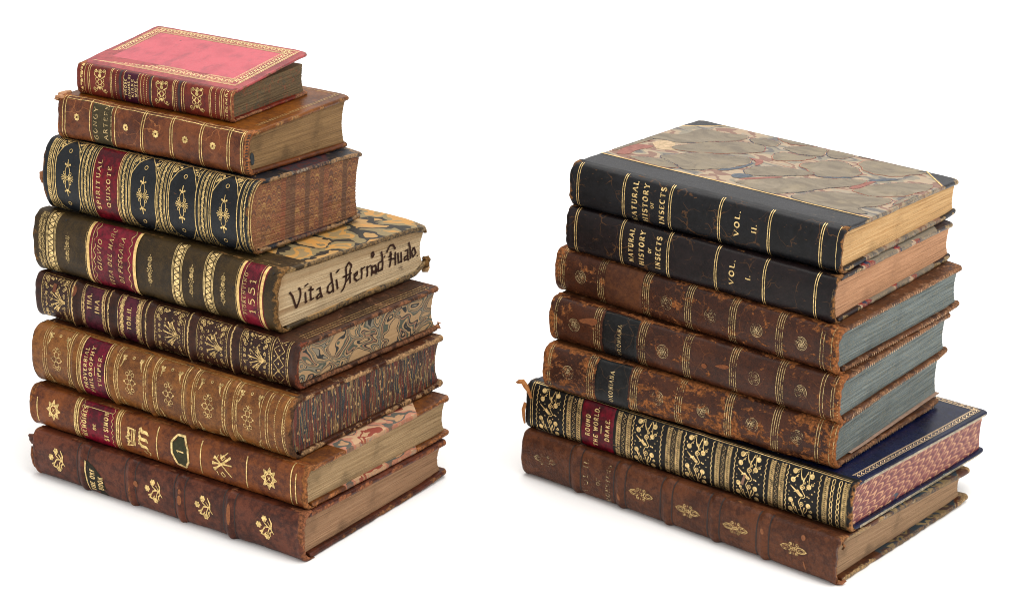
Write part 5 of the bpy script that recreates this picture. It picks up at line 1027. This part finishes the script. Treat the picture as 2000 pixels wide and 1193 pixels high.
CELLS = {"A":[[-2.1,57.1],[2.5,91.6],[21.9,98.6],[35.8,102.5],[37.5,92.1],[27.7,78.1],[16.9,64.0],[11.8,66.5],[5.2,62.2]],"B":[[18.9,61.0],[28.3,77.1],[42.3,91.9],[55.2,91.4],[56.5,79.9],[46.4,66.7],[34.0,57.3],[23.2,52.6]],"C":[[40.2,99.2],[46.2,104.5],[53.9,103.1],[56.4,95.2],[48.9,92.5],[42.8,94.0]],"D":[[11.8,25.4],[22.9,32.0],[30.3,34.8],[42.9,25.9],[33.6,21.0],[20.1,24.1]],"E":[[24.6,36.3],[31.7,53.8],[44.6,62.3],[55.7,66.4],[62.8,61.3],[62.7,51.4],[56.8,39.4],[50.2,28.6],[43.9,27.9],[36.1,31.0]],"F":[[65.6,74.2],[63.2,89.5],[69.5,88.4],[76.9,91.1],[81.3,93.2],[79.2,83.4],[71.2,74.2]],"G":[[60.8,97.3],[66.5,107.0],[75.8,110.5],[80.2,104.8],[81.8,96.2],[73.7,92.8],[66.0,92.4]],"H":[[48.1,112.9],[63.8,113.6],[75.0,113.8],[62.6,105.9],[54.0,105.9]],"I":[[78.1,110.4],[90.9,113.5],[93.8,106.4],[88.8,97.6],[83.6,100.8]],"J":[[81.4,75.8],[85.4,86.0],[94.8,98.8],[101.1,91.5],[113.5,84.9],[109.2,73.2],[101.0,64.7],[92.6,68.0]],"K":[[67.0,46.2],[69.5,58.5],[80.5,66.1],[90.4,68.1],[96.3,64.5],[87.6,54.1],[78.5,43.7],[70.4,42.5]],"L":[[99.7,99.9],[108.7,113.4],[129.5,115.2],[136.0,112.1],[128.9,96.1],[120.7,87.5],[110.1,91.0]],"M":[[71.8,22.5],[80.3,37.1],[93.4,53.5],[110.9,70.2],[120.9,77.3],[119.1,63.2],[109.7,44.1],[102.5,25.3],[95.9,22.1],[81.1,25.2]],"N":[[122.1,56.0],[126.8,72.5],[134.7,85.3],[146.5,92.9],[149.1,83.9],[145.8,64.5],[136.5,54.8],[126.6,53.7]],"O":[[104.0,22.8],[112.0,40.1],[124.2,50.4],[136.9,52.1],[144.7,58.8],[146.2,44.7],[136.8,29.8],[149.9,26.7],[137.6,22.8],[127.6,22.1]],"P":[[150.6,40.4],[146.8,58.7],[150.3,73.7],[152.6,55.7],[151.9,41.7]],"R":[[94.3,113.5],[107.5,115.6],[118.0,116.5],[111.5,116.3],[98.2,108.4]],"T":[[0.3,31.0],[-1.7,49.6],[2.8,62.3],[5.6,61.6],[3.1,44.2],[3.7,29.5]],"Bl1":[[14.3,34.5],[15.6,43.0],[21.2,46.9],[25.0,42.8],[21.5,34.1]],"Rd1":[[5.3,24.6],[2.1,42.2],[6.2,50.1],[13.8,49.3],[10.2,38.9],[11.8,27.9]],"Cr1":[[7.5,60.4],[14.9,67.2],[19.9,56.8],[25.2,53.1],[17.7,46.8],[8.9,53.0]],"Bl2":[[66.3,34.8],[69.7,41.8],[77.5,41.7],[72.4,30.3]],"Rd2":[[57.0,66.2],[63.8,69.8],[68.1,64.5],[67.5,56.4],[63.6,64.6]],"Bl3":[[59.0,23.5],[61.9,31.2],[67.1,30.9],[64.9,22.9]],"Rd3":[[56.9,90.6],[56.6,100.7],[60.1,96.6],[60.6,88.3]],"Rd4":[[118.4,56.9],[121.6,78.0],[124.3,77.0],[123.1,58.0]],"Bl4":[[118.6,75.7],[126.8,88.1],[131.5,89.2],[124.3,77.0]],"Bl5":[[8.6,97.0],[16.3,107.4],[24.8,107.1],[19.0,95.6]],"Rd5":[[22.3,101.7],[29.2,113.4],[33.1,108.9],[29.6,101.3]],"Bl6":[[57.3,38.5],[62.7,51.4],[63.1,60.7],[65.3,59.0],[64.9,47.8],[60.5,37.0]],"Rd6":[[72.3,28.7],[78.9,41.2],[85.8,49.8],[88.7,50.5],[80.0,37.6]],"Bl7":[[93.8,66.8],[101.0,64.7],[109.5,72.6],[115.2,81.8],[110.4,71.1],[99.5,61.7]],"Bl8":[[40.1,109.8],[45.0,112.3],[49.6,106.5],[44.7,105.0]],"Rd7":[[83.4,79.9],[79.3,77.6],[73.6,70.2],[70.7,65.7],[75.1,75.2]]}
cellm = NT('marble stone grey'); n_ = cellm.noise(cellm.obj, 1.6, 4, .7); cc = cellm.mix(n_, srgb('#5c5346'), srgb('#877b68')); cc = cellm.mix(cellm.ma('MULTIPLY', cellm.ss(cellm.noise(cellm.obj, .07, 3), .4, .7), .35), cc, srgb('#8f8064')); stk = cellm.noise(cellm.vmul(distort(cellm, cellm.uv, 10, .04), (.028, .11, 1)), 1, 4, .6); cc = cellm.mix(cellm.ma('MULTIPLY', cellm.ss(stk, .46, .64), .5), cc, srgb('#574d42')); cc = cellm.mix(cellm.ma('MULTIPLY', cellm.ss(stk, .46, .3), .45), cc, srgb('#8f8270')); cc = cellm.mix(cellm.ss(cellm.noise(cellm.obj, .5, 6, .8), .70, .73), cc, srgb('#b5a48c')); cellm.fin(cc, .5, None, .3)
mats = {'c': cellm.m, 'B': paint('marble blue', srgb('#2b3345'), srgb('#485264'), .5), 'R': paint('marble red', srgb('#7c3a34'), srgb('#975048'), .5), 'C': paint('marble cream', srgb('#94805f'), srgb('#bfa382'), .5)}
def marb(keys, mat, off, grow=0, nm='marbled_paper'):
    k = Ink()
    for q in keys:
        P = np.array(CELLS[q], float); c = P.mean(0); P = smooth_poly(P, 3 if len(q) == 1 else 1); d = P-c; ang = np.arctan2(d[:, 1], d[:, 0]); r = np.hypot(d[:, 0], d[:, 1]); wob = 1+.05*np.sin(ang*5+c[0])+.03*np.sin(ang*11+c[1]); P = c+d*wob[:, None]+d/np.maximum(r, 1)[:, None]*grow
        P[:, 0] = np.clip(P[:, 0], 1.0, b.L-1.6); P[:, 1] = np.clip(P[:, 1], 21.6, b.W-1.4)
        P = np.array([p if ((b.L-p[0])+(b.W-p[1]) > 19.5 and p[0]+(b.W-p[1]) > 19.5) else p+(c-p)*.35 for p in P]); k.poly(P, 8)
    o = k.build(nm, b.top_surf, off, mat, b.btop); return o
ck = [q for q in CELLS if len(q) == 1]
marb(ck[::2], mats['B'], .06, 1.2, 'marbled_vein'); marb(ck[1::2], mats['R'], .07, 1.2, 'marbled_vein')
marb(ck, mats['C'], .09, .8, 'marbled_vein'); marb(['Cr1'], mats['C'], .10); mats['B'] = paint('marble slate', srgb('#363c46'), srgb('#535a62'), .5); mats['R'] = paint('marble rust', srgb('#744238'), srgb('#8e5a4c'), .5)
marb([q for q in CELLS if q in ('Bl2', 'Bl4', 'Bl6', 'Bl7')], mats['B'], .15); marb([q for q in CELLS if q in ('Rd1', 'Rd2', 'Rd4', 'Rd6')], mats['R'], .13); marb(ck, mats['c'], .17, .45)
for col_, par, gr in ((ink_mat('vein blue', srgb('#2c3342'), .52), 0, .75), (ink_mat('vein red', srgb('#7a4038'), .54), 1, .95)):
    k = Ink()
    for i, q in enumerate(ck):
        P = np.array(CELLS[q], float); c = P.mean(0); P = smooth_poly(P, 3); d = P-c; ang = np.arctan2(d[:, 1], d[:, 0]); r = np.hypot(d[:, 0], d[:, 1]); P = c+d*(1+.05*np.sin(ang*5+c[0])+.03*np.sin(ang*11+c[1]))[:, None]+d/np.maximum(r, 1)[:, None]*gr
        P[:, 0] = np.clip(P[:, 0], 1.4, b.L-2); P[:, 1] = np.clip(P[:, 1], 22, b.W-2); P = np.array([p if ((b.L-p[0])+(b.W-p[1]) > 20 and p[0]+(b.W-p[1]) > 20) else p+(c-p)*.35 for p in P]); n_ = len(P); h = n_//2
        k.line(P[:h+2] if (i+par) % 2 else P[h-2:], .5, 3)
    k.build('marbled_vein', b.top_surf, .21+.02*par, col_, b.btop)
parts_ = [o for o in b.btop.children if o.name.startswith('marbled')]; V = []; F = []; MI = []; UVs = []; ML = []; base = 0      # one sheet of marbled paper
for o in parts_:
    me = o.data; V += [tuple(v.co) for v in me.vertices]; ML.append(me.materials[0]); u_ = [None]*len(me.vertices)
    for p in me.polygons: F.append([base+i for i in p.vertices]); MI.append(len(ML)-1)
    base += len(me.vertices); bpy.data.objects.remove(o); bpy.data.meshes.remove(me)
P = np.array(V)*1000; mesh_obj('marbled_paper', V, F, ML, b.btop, uv=np.stack([P[:, 0]+b.L/2, P[:, 1]+b.W/2], 1)/100, fm=MI)
k = Ink(); k.line([(.8, 20.6), (b.L-.9, 20.6)], .95, 3); k.line([(.8, b.W-19.2), (19.0, b.W-1.0)], .6, 3); k.line([(b.L-19.0, b.W-1.0), (b.L-.9, b.W-19.2)], .7, 3); k.build('gilt_border', b.top_surf, .24, G_solid, b.btop)
